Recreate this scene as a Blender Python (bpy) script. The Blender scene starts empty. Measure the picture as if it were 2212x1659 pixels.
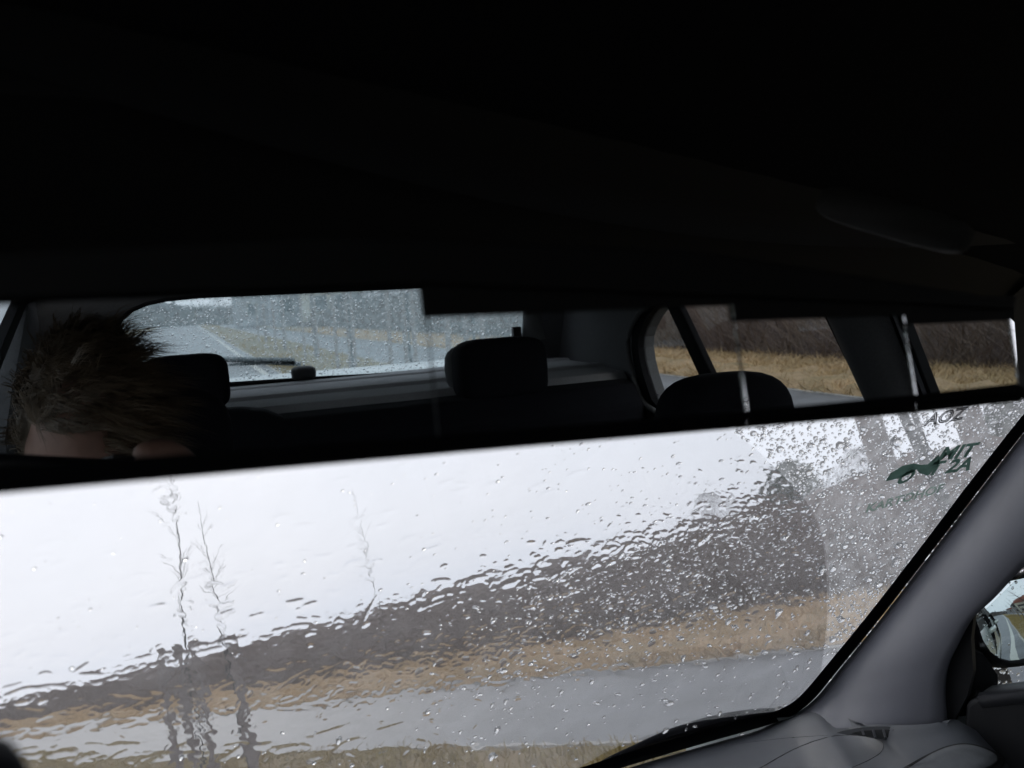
import bpy, bmesh, math, random
import numpy as np
from mathutils import Vector, Matrix
random.seed(7); rng = np.random.default_rng(11)
S = bpy.context.scene
COL = S.collection
EYE = np.array([0., 0., 1.2])          # camera height above the road, inside the car
# ------------------------------------------------------------------ camera
f_px, CX, CY = 1900., 1106., 829.5     # focal length and centre in units of a 2212 px wide picture
def nrm(v):
    v = np.asarray(v, float); return v/np.linalg.norm(v)
def cam_dir(u, v): return nrm([(u-CX)/f_px, -(v-CY)/f_px, -1.])
FW = cam_dir(-540, 1645)               # the road's (and the car's) forward direction seen by the camera
_t = f_px*f_px/(815.5-1646*.25)
UP = nrm([-_t*.25/f_px, _t/f_px, -1.])
W3 = np.array([np.cross(FW, UP), FW, UP])      # camera axes -> world axes (X right, Y forward, Z up)
cd = bpy.data.cameras.new('camera'); cam = bpy.data.objects.new('camera', cd); COL.objects.link(cam)
m4 = Matrix.Identity(4)
for i in range(3):
    for j in range(3): m4[i][j] = W3[i][j]
m4.translation = Vector(EYE); cam.matrix_world = m4
cd.sensor_width = 36; cd.lens = f_px/2212*36; cd.clip_start = .004; cd.clip_end = 3000
cd.dof.use_dof = True; cd.dof.focus_distance = 1.15; cd.dof.aperture_fstop = 12
S.camera = cam
S.render.resolution_x = 1024; S.render.resolution_y = 768
# ------------------------------------------------------------------ world and sun (wet overcast day)
w = bpy.data.worlds.new('World'); S.world = w; w.use_nodes = True
nt = w.node_tree; nt.nodes.clear()
sky = nt.nodes.new('ShaderNodeTexSky'); sky.sky_type = 'NISHITA'; sky.sun_disc = False
sky.sun_elevation = math.radians(38); sky.sun_rotation = math.radians(20); sky.air_density = 1.0; sky.dust_density = 4
mx = nt.nodes.new('ShaderNodeMixRGB'); mx.inputs[0].default_value = .90; mx.inputs[2].default_value = (10.3, 10.6, 11.6, 1)
bg = nt.nodes.new('ShaderNodeBackground'); bg.inputs[1].default_value = .1
wo = nt.nodes.new('ShaderNodeOutputWorld')
tcw = nt.nodes.new('ShaderNodeTexCoord'); nz_ = nt.nodes.new('ShaderNodeTexNoise'); nz_.inputs['Scale'].default_value = 1.6; nz_.inputs['Detail'].default_value = 3
crw = nt.nodes.new('ShaderNodeValToRGB'); crw.color_ramp.elements[0].position = .3; crw.color_ramp.elements[1].position = .7   # soft cloud cover
crw.color_ramp.elements[0].color = (.83, .88, .96, 1); crw.color_ramp.elements[1].color = (1, 1, 1.04, 1)
mlw = nt.nodes.new('ShaderNodeMixRGB'); mlw.blend_type = 'MULTIPLY'; mlw.inputs[0].default_value = 1; mlw.inputs[1].default_value = (11.3, 11.4, 12.0, 1)
nt.links.new(tcw.outputs['Generated'], nz_.inputs['Vector']); nt.links.new(nz_.outputs['Fac'], crw.inputs[0]); nt.links.new(crw.outputs[0], mlw.inputs[2]); nt.links.new(mlw.outputs[0], mx.inputs[2])
nt.links.new(sky.outputs[0], mx.inputs[1]); nt.links.new(mx.outputs[0], bg.inputs[0]); nt.links.new(bg.outputs[0], wo.inputs[0])
sl = bpy.data.lights.new('sun', 'SUN'); sl.energy = .7; sl.angle = math.radians(25); sl.color = (1, .97, .92)
so = bpy.data.objects.new('sun', sl); COL.objects.link(so)
so.rotation_euler = (math.radians(52), 0, math.radians(160)); so['kind'] = 'structure'
S.view_settings.view_transform = 'Standard'; S.view_settings.look = 'None'
S.view_settings.exposure = 0; S.view_settings.gamma = 1
try: S.view_settings.use_curve_mapping = False
except Exception: pass
S.render.engine = 'CYCLES'
S.cycles.max_bounces = 14; S.cycles.transparent_max_bounces = 24; S.cycles.transmission_bounces = 10; S.cycles.glossy_bounces = 6
S.cycles.caustics_refractive = True; S.cycles.caustics_reflective = True

# ------------------------------------------------------------------ geometry of views
def ray(u, v): return W3 @ cam_dir(u, v)
MN = nrm(W3 @ nrm(cam_dir(406, 688) + FW))     # plane of the rear-view mirror
MD = .20                                        # its distance from the camera
def mpt(u, v, off=0.):                          # point of the mirror plane (moved towards the cabin by off)
    d = ray(u, v); return EYE + d*(MD-off)/(d@MN)
def mray(u, v):
    d = ray(u, v); return EYE + d*MD/(d@MN), d-2*(d@MN)*MN
def hit(P, d, ax, val): return P + d*((val-P[ax])/d[ax])
def mX(u, v, X): return hit(*mray(u, v), 0, X)  # the real place seen in the mirror on the plane x = X
def mY(u, v, Y): return hit(*mray(u, v), 1, Y)
def mZ(u, v, Z): return hit(*mray(u, v), 2, Z)
def dX(u, v, X): return hit(EYE, ray(u, v), 0, X)
def dY(u, v, Y): return hit(EYE, ray(u, v), 1, Y)
def dZ(u, v, Z): return hit(EYE, ray(u, v), 2, Z)
def mplane(u, v, p0, n):
    P, d = mray(u, v); return P + d*((np.asarray(p0)-P)@n)/(d@n)
def ws(u, v):                                   # the curved windscreen
    d = ray(u, v); k = .727*.2857
    A = k*d[0]**2; B = -k*d[0]+d[2]+.727*d[1]; C = k*.25-.727*.541-.035
    t = (-B+math.sqrt(max(B*B-4*A*C, 0)))/(2*A); return EYE + d*t
def wsv(u, v):                                  # the same for arrays
    u = np.asarray(u, float); v = np.asarray(v, float)
    c = np.stack([(u-CX)/f_px, -(v-CY)/f_px, -np.ones_like(u)], -1); c /= np.linalg.norm(c, axis=-1, keepdims=True)
    d = c @ W3.T; k = .727*.2857
    A = k*d[..., 0]**2; B = -k*d[..., 0]+d[..., 2]+.727*d[..., 1]; C = k*.25-.727*.541-.035
    t = (-B+np.sqrt(np.maximum(B*B-4*A*C, 0)))/(2*A); return EYE + d*t[..., None]
def wsn(P):                                     # outward normal of the windscreen
    P = np.asarray(P); X = P[..., 0]
    n = np.stack([.727*2*.2857*(X-.5), .727*np.ones_like(X), np.ones_like(X)], -1)
    return n/np.linalg.norm(n, axis=-1, keepdims=True)

# ------------------------------------------------------------------ materials
def mat(name, col, rough=.6, metal=0., noise=None, bump=None, spec=.5, col2=None, coat=0.):
    m = bpy.data.materials.new(name); m.use_nodes = True; N = m.node_tree.nodes; L = m.node_tree.links
    b = N['Principled BSDF']; b.inputs['Base Color'].default_value = (*col, 1); b.inputs['Roughness'].default_value = rough
    b.inputs['Metallic'].default_value = metal; b.inputs['Specular IOR Level'].default_value = spec
    if coat: b.inputs['Coat Weight'].default_value = coat; b.inputs['Coat Roughness'].default_value = .08
    tc = N.new('ShaderNodeTexCoord')
    if noise:
        n = N.new('ShaderNodeTexNoise'); n.inputs['Scale'].default_value = noise[0]; n.inputs['Detail'].default_value = 6
        n.inputs['Roughness'].default_value = .65
        r = N.new('ShaderNodeValToRGB'); r.color_ramp.elements[0].position = .32; r.color_ramp.elements[1].position = .68
        c2 = col2 or tuple(c*noise[1] for c in col)
        r.color_ramp.elements[0].color = (*col, 1); r.color_ramp.elements[1].color = (*c2, 1)
        L.new(tc.outputs['Object'], n.inputs['Vector']); L.new(n.outputs['Fac'], r.inputs[0]); L.new(r.outputs[0], b.inputs['Base Color'])
    if bump:
        n2 = N.new('ShaderNodeTexNoise'); n2.inputs['Scale'].default_value = bump[0]; n2.inputs['Detail'].default_value = 4
        bp = N.new('ShaderNodeBump'); bp.inputs['Strength'].default_value = bump[1]; bp.inputs['Distance'].default_value = bump[2] if len(bump) > 2 else .01
        L.new(tc.outputs['Object'], n2.inputs['Vector']); L.new(n2.outputs['Fac'], bp.inputs['Height']); L.new(bp.outputs[0], b.inputs['Normal'])
    return m
def glass_pane(name, tint=(.9, .93, .92), ior=1.45):
    m = bpy.data.materials.new(name); m.use_nodes = True; N = m.node_tree.nodes; L = m.node_tree.links; N.clear()
    t = N.new('ShaderNodeBsdfTransparent'); t.inputs[0].default_value = (*tint, 1)
    g = N.new('ShaderNodeBsdfGlossy'); g.inputs['Roughness'].default_value = .02
    lw_ = N.new('ShaderNodeLayerWeight'); lw_.inputs[0].default_value = .5
    pw_ = N.new('ShaderNodeMath'); pw_.operation = 'POWER'; pw_.inputs[1].default_value = 5.
    f = N.new('ShaderNodeMapRange'); f.inputs['To Min'].default_value = .05; f.inputs['To Max'].default_value = .6   # Schlick's Fresnel, both sides
    L.new(lw_.outputs['Facing'], pw_.inputs[0]); L.new(pw_.outputs[0], f.inputs['Value'])
    x = N.new('ShaderNodeMixShader'); o = N.new('ShaderNodeOutputMaterial')
    L.new(f.outputs[0], x.inputs[0]); L.new(t.outputs[0], x.inputs[1]); L.new(g.outputs[0], x.inputs[2]); L.new(x.outputs[0], o.inputs[0])
    return m
def film(name, fac, scale, lo, hi, tint=(.9, .92, .92)):     # misted water film: part clear, part scattering
    m = bpy.data.materials.new(name); m.use_nodes = True; N = m.node_tree.nodes; L = m.node_tree.links; N.clear()
    t = N.new('ShaderNodeBsdfTransparent'); g = N.new('ShaderNodeBsdfTranslucent'); g.inputs[0].default_value = (*tint, 1)
    n = N.new('ShaderNodeTexNoise'); n.inputs['Scale'].default_value = scale; n.inputs['Detail'].default_value = 8
    tc = N.new('ShaderNodeTexCoord'); r = N.new('ShaderNodeMapRange')
    r.inputs['From Min'].default_value = lo; r.inputs['From Max'].default_value = hi
    r.inputs['To Min'].default_value = fac[0]; r.inputs['To Max'].default_value = fac[1]
    x = N.new('ShaderNodeMixShader'); o = N.new('ShaderNodeOutputMaterial')
    L.new(tc.outputs['Object'], n.inputs['Vector']); L.new(n.outputs['Fac'], r.inputs['Value']); L.new(r.outputs[0], x.inputs[0])
    L.new(t.outputs[0], x.inputs[1]); L.new(g.outputs[0], x.inputs[2]); L.new(x.outputs[0], o.inputs[0])
    return m
def glossy(name, col, rough=0.):
    m = bpy.data.materials.new(name); m.use_nodes = True; N = m.node_tree.nodes; L = m.node_tree.links; N.clear()
    g = N.new('ShaderNodeBsdfGlossy'); g.inputs[0].default_value = (*col, 1); g.inputs['Roughness'].default_value = rough
    o = N.new('ShaderNodeOutputMaterial'); L.new(g.outputs[0], o.inputs[0]); return m
def water(name):
    m = bpy.data.materials.new(name); m.use_nodes = True; N = m.node_tree.nodes; L = m.node_tree.links; N.clear()
    g = N.new('ShaderNodeBsdfGlass'); g.inputs['IOR'].default_value = 1.33; g.inputs['Roughness'].default_value = 0
    o = N.new('ShaderNodeOutputMaterial'); L.new(g.outputs[0], o.inputs[0]); return m

M_black = mat('black_plastic', (.006, .006, .007), .6, bump=(900, .25, .0006))
M_hood = mat('mirror_hood_plastic', (.004, .004, .004), .75)
M_rubber = mat('black_rubber', (.004, .004, .005), .8, spec=.12)
M_roof = mat('roof_cloth', (.012, .012, .013), .95, noise=(300, .6), bump=(1500, .3, .0005), spec=.1)
M_dash = mat('dash_plastic', (.060, .064, .072), .55, noise=(14, 1.18), bump=(1400, .22, .0004))
M_dash2 = mat('dash_plastic_dark', (.02, .021, .024), .5, bump=(1400, .2, .0004))
M_pillar = mat('pillar_plastic', (.125, .127, .145), .6, noise=(9, 1.12), bump=(1500, .22, .0004))
M_trim = mat('side_trim', (.075, .076, .08), .8, noise=(220, .7), bump=(1200, .3, .0006))
M_seat = mat('seat_cloth', (.008, .008, .010), .95, noise=(260, 1.7), bump=(900, .35, .0006), spec=.1)
M_seatback = mat('seat_back_grey', (.12, .125, .13), .8, noise=(60, .8))
M_shelf = mat('shelf_carpet', (.36, .36, .37), .9, noise=(350, .75), bump=(900, .4, .0008), spec=.15)
M_paint = mat('car_paint', (.50, .54, .53), .22, metal=.15, coat=.6, noise=(3, 1.06))
M_skin = mat('skin', (.27, .15, .11), .55, noise=(60, .85), bump=(300, .15, .0005))
M_hair = mat('hair', (.13, .088, .05), .6, noise=(25, .5))
M_shirt = mat('shirt', (.02, .022, .028), .9, noise=(120, 1.5), bump=(500, .3, .001))
M_camb = mat('camera_shell', (.01, .01, .012), .35)
M_steel = mat('metal_trim', (.5, .5, .5), .25, metal=1.)
M_glass = glass_pane('windscreen_glass', (.96, .97, .97), 1.35)
M_side = glass_pane('side_glass', (.90, .93, .93), 1.4)
M_rearg = glass_pane('rear_glass', (.92, .98, .98), 1.4)
M_mirror = glossy('mirror_silver', (.74, .77, .77))
M_wingm = glossy('wing_mirror_silver', (.66, .74, .74))
M_drop = water('rain_water')
M_haze1 = film('mist_film', (.13, .30), 45, .30, .72)
M_haze2 = film('thin_mist_film', (.09, .15), 25, .3, .7)
M_haze3 = film('rear_mist_film', (.22, .38), 70, .3, .7, (.80, .95, .99))
def sticker(name, col, clear=0.):
    m = bpy.data.materials.new(name); m.use_nodes = True; N = m.node_tree.nodes; L = m.node_tree.links; N.clear()
    d = N.new('ShaderNodeBsdfDiffuse'); t = N.new('ShaderNodeBsdfTranslucent'); x = N.new('ShaderNodeMixShader'); o = N.new('ShaderNodeOutputMaterial')
    tr = N.new('ShaderNodeBsdfTransparent'); y = N.new('ShaderNodeMixShader'); y.inputs[0].default_value = clear
    for q_ in (d, t): q_.inputs[0].default_value = (*col, 1)
    L.new(d.outputs[0], x.inputs[1]); L.new(t.outputs[0], x.inputs[2]); L.new(x.outputs[0], y.inputs[1]); L.new(tr.outputs[0], y.inputs[2]); L.new(y.outputs[0], o.inputs[0]); return m
M_wiper = mat('wiper_rubber', (.004, .004, .005), .85, spec=.08)
M_stick = sticker('sticker_green', (.07, .12, .10), .0)
M_stick3 = sticker('sticker_pale_green', (.20, .29, .24), .2)
M_stick2 = mat('sticker_grey', (.10, .10, .12), .6)
M_asph = mat('wet_asphalt', (.056, .059, .064), .42, noise=(1.3, 2.3), bump=(90, .8, .006), spec=.6)
M_line = mat('road_paint', (.55, .55, .5), .5, noise=(30, .7))
M_ground = mat('turf', (.16, .13, .055), .95, noise=(1.1, 1), col2=(.24, .17, .085), bump=(12, 1, .05))
M_gold = mat('dry_grass', (.56, .39, .225), .9, noise=(1.3, 1), col2=(.34, .25, .12))
M_green = mat('verge_grass', (.24, .20, .075), .9, noise=(1.6, 1), col2=(.34, .24, .10))
M_brush = mat('heather_twigs', (.135, .10, .088), .9, noise=(1.1, 1), col2=(.165, .125, .095))
M_bcore = mat('heather_core', (.085, .062, .054), .95, noise=(3, 1.5), bump=(6, 1, .2))
M_bark = mat('sapling_bark', (.028, .025, .023), .9, noise=(20, 1.8))
M_stake = mat('stake_wood', (.16, .135, .125), .85, noise=(16, 1.5), bump=(60, .5, .004))
M_leaf = mat('dark_evergreen', (.022, .032, .02), .9, noise=(2, 1.8))
M_wood = mat('far_bare_branches', (.085, .075, .072), .9, noise=(1, 1.5))

# ------------------------------------------------------------------ building helpers
def tag(o, label=None, cat=None, group=None, kind=None):
    if label: o['label'] = label
    if cat: o['category'] = cat
    if group: o['group'] = group
    if kind: o['kind'] = kind
    return o
def empty(name, loc=(0, 0, 0)):
    o = bpy.data.objects.new(name, None); o.location = loc; COL.objects.link(o); return o
def mesh(name, V, Fc, m, parent=None, smooth=False, bevel=0, solid=0, sub=0, mats=None):
    """vertices are in world coordinates; the object gets its own origin at the parent's place"""
    off = Vector((0, 0, 0))
    p = parent
    while p is not None: off += p.location; p = p.parent
    me = bpy.data.meshes.new(name)
    V = np.asarray(V, float) - np.array(off)
    c = V.mean(axis=0) if parent is None else np.zeros(3)
    me.from_pydata((V-c).tolist(), [], Fc); me.materials.append(m)
    me.update()
    o = bpy.data.objects.new(name, me); COL.objects.link(o); o.location = Vector(c)
    if parent: o.parent = parent
    if smooth: me.polygons.foreach_set('use_smooth', [True]*len(me.polygons))
    if solid:
        q = o.modifiers.new('s', 'SOLIDIFY'); q.thickness = solid; q.offset = 0
    if bevel:
        q = o.modifiers.new('b', 'BEVEL'); q.width = bevel; q.segments = 3; q.limit_method = 'ANGLE'
    if sub:
        q = o.modifiers.new('u', 'SUBSURF'); q.levels = sub; q.render_levels = sub
    return o
class MB:
    def __init__(s): s.V = []; s.F = []
    def add(s, V, Fc):
        k = len(s.V); s.V += [tuple(map(float, p)) for p in V]; s.F += [tuple(i+k for i in q) for q in Fc]
    def box(s, lo, hi):
        x0, y0, z0 = lo; x1, y1, z1 = hi
        s.add([(x0, y0, z0), (x1, y0, z0), (x1, y1, z0), (x0, y1, z0), (x0, y0, z1), (x1, y0, z1), (x1, y1, z1), (x0, y1, z1)],
              [(0, 3, 2, 1), (4, 5, 6, 7), (0, 1, 5, 4), (1, 2, 6, 5), (2, 3, 7, 6), (3, 0, 4, 7)])
    def tube(s, pts, r, n=8, cap=True):
        pts = [np.asarray(p, float) for p in pts]
        if not hasattr(r, '__len__'): r = [r]*len(pts)
        k = len(s.V)
        for i, p in enumerate(pts):
            t = nrm(pts[min(i+1, len(pts)-1)]-pts[max(i-1, 0)])
            a = nrm(np.cross(t, (0, 0, 1) if abs(t[2]) < .9 else (1, 0, 0))); b = np.cross(t, a)
            for j in range(n):
                q = 2*math.pi*j/n; s.V.append(tuple(p+r[i]*(math.cos(q)*a+math.sin(q)*b)))
        for i in range(len(pts)-1):
            for j in range(n):
                s.F.append((k+i*n+j, k+i*n+(j+1) % n, k+(i+1)*n+(j+1) % n, k+(i+1)*n+j))
        if cap:
            s.F.append(tuple(k+j for j in range(n))[::-1]); s.F.append(tuple(k+(len(pts)-1)*n+j for j in range(n)))
    def grid(s, P):                             # P: rows of points
        R, Cn = len(P), len(P[0]); k = len(s.V)
        for r in P:
            for p in r: s.V.append(tuple(map(float, p)))
        for i in range(R-1):
            for j in range(Cn-1): s.F.append((k+i*Cn+j, k+i*Cn+j+1, k+(i+1)*Cn+j+1, k+(i+1)*Cn+j))
    def loft(s, loops, closed=True, caps=True):
        n = len(loops[0]); k = len(s.V)
        for l in loops:
            for p in l: s.V.append(tuple(map(float, p)))
        for i in range(len(loops)-1):
            for j in range(n if closed else n-1):
                s.F.append((k+i*n+j, k+i*n+(j+1) % n, k+(i+1)*n+(j+1) % n, k+(i+1)*n+j))
        if caps: s.F.append(tuple(k+j for j in range(n))[::-1]); s.F.append(tuple(k+(len(loops)-1)*n+j for j in range(n)))
    def build(s, name, m, parent=None, **kw): return mesh(name, s.V, s.F, m, parent, **kw)
def slab(pts, thick):                           # a flat or curved polygon given thickness along a vector
    n = len(pts); t = np.asarray(thick)
    V = [np.asarray(p) for p in pts]+[np.asarray(p)+t for p in pts]
    Fc = [tuple(range(n)), tuple(range(2*n-1, n-1, -1))]+[(i, i+n, (i+1) % n+n, (i+1) % n) for i in range(n)]
    return V, Fc
def rsp(pts, n):                                # resample a polyline (smooth Catmull-Rom)
    P = [np.asarray(p, float) for p in pts]; out = []
    m = len(P)-1
    for k in range(n):
        x = k/(n-1)*m; i = min(int(x), m-1); t = x-i
        p0 = P[max(i-1, 0)]; p1 = P[i]; p2 = P[i+1]; p3 = P[min(i+2, m)]
        out.append(.5*((2*p1)+(-p0+p2)*t+(2*p0-5*p1+4*p2-p3)*t*t+(-p0+3*p1-3*p2+p3)*t**3))
    return out
def ell(c, r, n=20, k=12, pw=1., R=None):       # superellipsoid, pw < 1 is boxier
    V = []; Fc = []
    sg = lambda x: math.copysign(abs(x)**pw, x)
    for i in range(k+1):
        a = -math.pi/2+math.pi*i/k
        for j in range(n):
            b = 2*math.pi*j/n
            p = np.array([r[0]*sg(math.cos(a))*sg(math.cos(b)), r[1]*sg(math.cos(a))*sg(math.sin(b)), r[2]*sg(math.sin(a))])
            if R is not None: p = R @ p
            V.append(p+np.asarray(c))
    for i in range(k):
        for j in range(n): Fc.append((i*n+j, i*n+(j+1) % n, (i+1)*n+(j+1) % n, (i+1)*n+j))
    return V, Fc

# ================================================================== the ground and the roads
def sheet(name, x0, x1, y0, y1, z, m, nx=1, ny=1, label=None):
    P = [[(x0+(x1-x0)*j/nx, y0+(y1-y0)*i/ny, z) for j in range(nx+1)] for i in range(ny+1)]
    q = MB(); q.grid(P); o = q.build(name, m); tag(o, label, kind='structure'); return o
def sst(t): t = max(0., min(1., t)); return t*t*(3-2*t)
def gz(x, y): return -9*sst((x-14)/26)*sst((y+26)/20)
gxs = [-700, -200, -50, 0, 8, 14]+list(np.linspace(15, 45, 20))+[70, 120, 300, 900]
gys = [-900, -300, -120, -60, -40]+list(np.linspace(-27, -5, 12))+[0, 10, 30, 80, 200, 900]
_g = MB(); _g.grid([[(x, y, gz(x, y)) for x in gxs] for y in gys]); tag(_g.build('ground', M_ground, smooth=True), kind='structure')
sheet('road', -4.6, 1.75, -320, 320, .004, M_asph)
sheet('side_road', 4.1, 6.5, -320, 320, .004, M_asph)
sheet('road_edge_line', 1.42, 1.56, -320, 320, .008, M_line)
def kerb_edge():
    q = MB()
    for x in (1.75, 4.06, 6.5): q.box((x, -320, -.02), (x+.05, 320, .016))
    tag(q.build('road_verge_edge', mat('verge_edge', (.28, .27, .25), .9, noise=(5, 1.6))), kind='structure')
kerb_edge()
# soft grass: many blades, one object per verge
def blades(name, n, xr, yr, h, m, label, wide=.012, lean=.6, dens=None, kind='stuff', cat='grass', tuft=True, base=0.):
    k = n//7
    cx_ = rng.uniform(*xr, k); t = rng.random(k)**1.7
    side = rng.random(k) < .6
    cy_ = np.where(side, t*yr[1], t*yr[0])
    if yr[0] >= 0: cy_ = yr[0]+t*(yr[1]-yr[0])
    x = np.repeat(cx_, 7)+rng.normal(0, .05, k*7); y = np.repeat(cy_, 7)+rng.normal(0, .06, k*7)
    N = len(x); dist = np.hypot(x, y)
    hh = rng.uniform(h[0], h[1], N)*np.repeat(rng.uniform(.6, 1.2, k), 7)
    if dens is not None: hh *= dens(x, y)
    ww = wide*(1+dist/12.)
    a = rng.uniform(0, 2*math.pi, N); l = rng.normal(0, lean, N)*hh; l2 = rng.normal(0, lean, N)*hh
    V = np.empty((N, 3, 3))
    V[:, 0] = np.stack([x-np.cos(a)*ww/2, y-np.sin(a)*ww/2, np.full(N, base-.02)], -1)
    V[:, 1] = np.stack([x+np.cos(a)*ww/2, y+np.sin(a)*ww/2, np.full(N, base-.02)], -1)
    V[:, 2] = np.stack([x+l, y+l2, base+hh], -1)
    V = V.reshape(-1, 3)
    me = bpy.data.meshes.new(name); me.vertices.add(len(V)); me.vertices.foreach_set('co', V.ravel())
    me.loops.add(N*3); me.loops.foreach_set('vertex_index', np.arange(N*3, dtype=np.int32))
    me.polygons.add(N); me.polygons.foreach_set('loop_start', np.arange(0, N*3, 3, dtype=np.int32))
    me.materials.append(m); me.update(calc_edges=True)
    o = bpy.data.objects.new(name, me); COL.objects.link(o); return tag(o, label, cat, kind=kind)
P = []
for y in np.concatenate([np.linspace(-60, -14, 90), np.linspace(-13.8, 14, 140), np.linspace(14.3, 60, 90)]):
    P.append([(x, y, .01+(.10*math.sin(math.pi*min(1, (x-6.52)/1.2))**.5+.05*math.sin(x*7+math.sin(y*3)*2)*math.cos(y*4.3+x)+.03*math.sin(y*9+x*5) if 6.6 < x < 8.95 and x < 7.7 else .05*(x > 7.7)+.04*math.sin(x*7+math.sin(y*3)*2)*math.cos(y*4.3+x)*(x > 7.7))+random.uniform(0, .015)) for x in np.linspace(6.54, 9.1, 22)])
q = MB(); q.grid(P); tag(q.build('dry_grass_mat', mat('dry_grass_mat', (.42, .29, .17), .95, noise=(2.6, 1), col2=(.22, .17, .085), bump=(26, 1, .04)), smooth=True), 'matted golden brown grass under the taller blades beside the side road', 'grass', kind='stuff')
blades('dry_grass', 200000, (6.6, 9.0), (-60, 60), (.08, .20), M_gold, 'golden brown dry grass along the far side of the side road', .012, 1.3)
blades('verge_grass', 70000, (1.85, 4.04), (-50, 45), (.035, .10), M_green, 'short green and ochre grass on the verge between the two roads', .012)
def hbrush(x, y): # height of the heather bank along the road
    f = np.interp(y, [-60, -14, 0, 3, 6, 12, 40], [1.5, 2.3, 2.0, 1.2, 1.1, .95, .75])*(1+.16*np.sin(y*1.7+np.sin(y*.6)*2)*np.cos(y*.53)+.07*np.sin(y*5.1))
    return f*np.clip(.55+(x-8.6)*.35, .5, 1.5)
blades('heather_brush', 250000, (8.8, 14), (-70, 70), (.35, .8), M_brush, 'dark brown heather and twigs in a dense bank behind the dry grass', .009, .75, hbrush, cat='brush')
P = []
for y in np.concatenate([np.linspace(-90, -12, 50), np.linspace(-11.5, 12, 60), np.linspace(13, 90, 50)]):
    row = []
    for j, x in enumerate(np.linspace(8.95, 17, 16)):
        h = float(hbrush(x, y))*(.42+.03*j)*(0 if j == 0 else 1)+random.uniform(-.05, .05)*(j > 0)
        row.append((x+random.uniform(-.1, .1), y, h-.02))
    P.append(row)
q = MB(); q.grid(P); tag(q.build('heather_bank', M_bcore, smooth=True), 'dark brown bank of low heather behind the dry grass', 'brush', kind='stuff')

# ------------------------------------------------------------------ saplings with stakes
def branchy(mb, base, h, r, n, spread, seed, tilt=(0, 0), nn=5):
    R = random.Random(seed); base = np.asarray(base, float)
    top = base+np.array([tilt[0], tilt[1], h])
    pts = [base+(top-base)*t+np.array([R.uniform(-.02, .02), R.uniform(-.02, .02), 0])*(t > 0)*h*.3 for t in np.linspace(0, 1, 7)]
    mb.tube(pts, [r*(1-.85*t) for t in np.linspace(0, 1, 7)], nn, False)
    for i in range(n):
        t = R.uniform(.3, .95); p = base+(top-base)*t; a = R.uniform(0, 6.28); L = spread*(1.1-t)*R.uniform(.5, 1.2)
        d = np.array([math.cos(a)*.6, math.sin(a)*.6, R.uniform(.5, 1.1)]); d = nrm(d)
        e = p+d*L; mid = p+d*L*.5+np.array([0, 0, L*.06])
        mb.tube([p, mid, e], [r*.38*(1.1-t), r*.24*(1.1-t), r*.08], 4, False)
        for k in range(3):
            s0 = p+d*L*R.uniform(.3, .9); dd = nrm(d+np.array([R.uniform(-.8, .8), R.uniform(-.8, .8), R.uniform(0, .6)]))
            mb.tube([s0, s0+dd*L*R.uniform(.2, .45)], [r*.12, r*.04], 3, False)
def sapling(x, y, h, label, stakes=2, seed=1, sp=.35, cross=True, group='young trees planted in the verge', sr=.045, sh=2.0, trunk_r=.03):
    root = empty('young_tree', (x, y, 0)); tag(root, label, 'tree', group)
    t = MB(); branchy(t, (x, y, 0), h*.55, trunk_r, 0, 0, seed); t.build('trunk', M_bark, root)
    c = MB(); branchy(c, (x, y, h*.3), h*.7, trunk_r*.75, 20, h*.2, seed+5, (random.uniform(-.2, .2), random.uniform(-.2, .2)), 4); c.build('crown', M_bark, root)
    pos = [(x, y-sp), (x, y+sp), (x-sp, y), (x+sp, y)][:stakes]
    for (a, b) in pos:
        k = MB(); k.tube([(a, b, -.02), (a, b, sh)], sr, 10); k.build('stake', M_stake, root)
    if cross and stakes > 1:
        k = MB(); k.box((x-.015, y-sp, sh-.22), (x+.015, y+sp, sh-.14)); k.build('crossbar', M_stake, root)
        k = MB(); k.box((x-.02, y-sp, sh*.55), (x+.01, y+sp, sh*.55+.07)); k.build('crossbar', M_stake, root)
    return root
sapling(3.2, 8.9, 3.3, 'bare young tree tied between stakes seen through the rain on the left of the windscreen', 3, 3, .24, trunk_r=.016, sh=1.3, sr=.038)
sapling(3.2, 7.9, 2.5, 'second bare young tree with one stake just right of the leftmost one ahead', 1, 21, .12, trunk_r=.014, sh=1.25, sr=.045, cross=False)
sapling(3.2, 1.415, 3.4, 'two thick stakes of a young tree right beside the car, near the windscreen lettering', 2, 9, .172, cross=False, sr=.048, sh=2.4)
sapling(8.8, 14.5, 3.4, 'thin faint bare young tree rising right of the staked ones ahead', 0, 14, .3, cross=False, trunk_r=.010)
for i, (y, h) in enumerate([(-9, 3.3), (-12.5, 3.5), (-17, 3.4), (-23, 3.6), (-30, 3.5), (-39, 3.7)]):
    sapling(3.05+.1*(i % 2), y, h, ['staked young tree nearest behind the car, seen in the rear mirror', 'second staked young tree behind the car along the verge',
        'third staked young tree behind the car along the verge', 'fourth staked young tree in the row behind the car',
        'fifth staked young tree in the row behind the car', 'last and farthest staked young tree in the row behind the car'][i], 3, 30+i, .3, sh=1.7, sr=.032)
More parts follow.
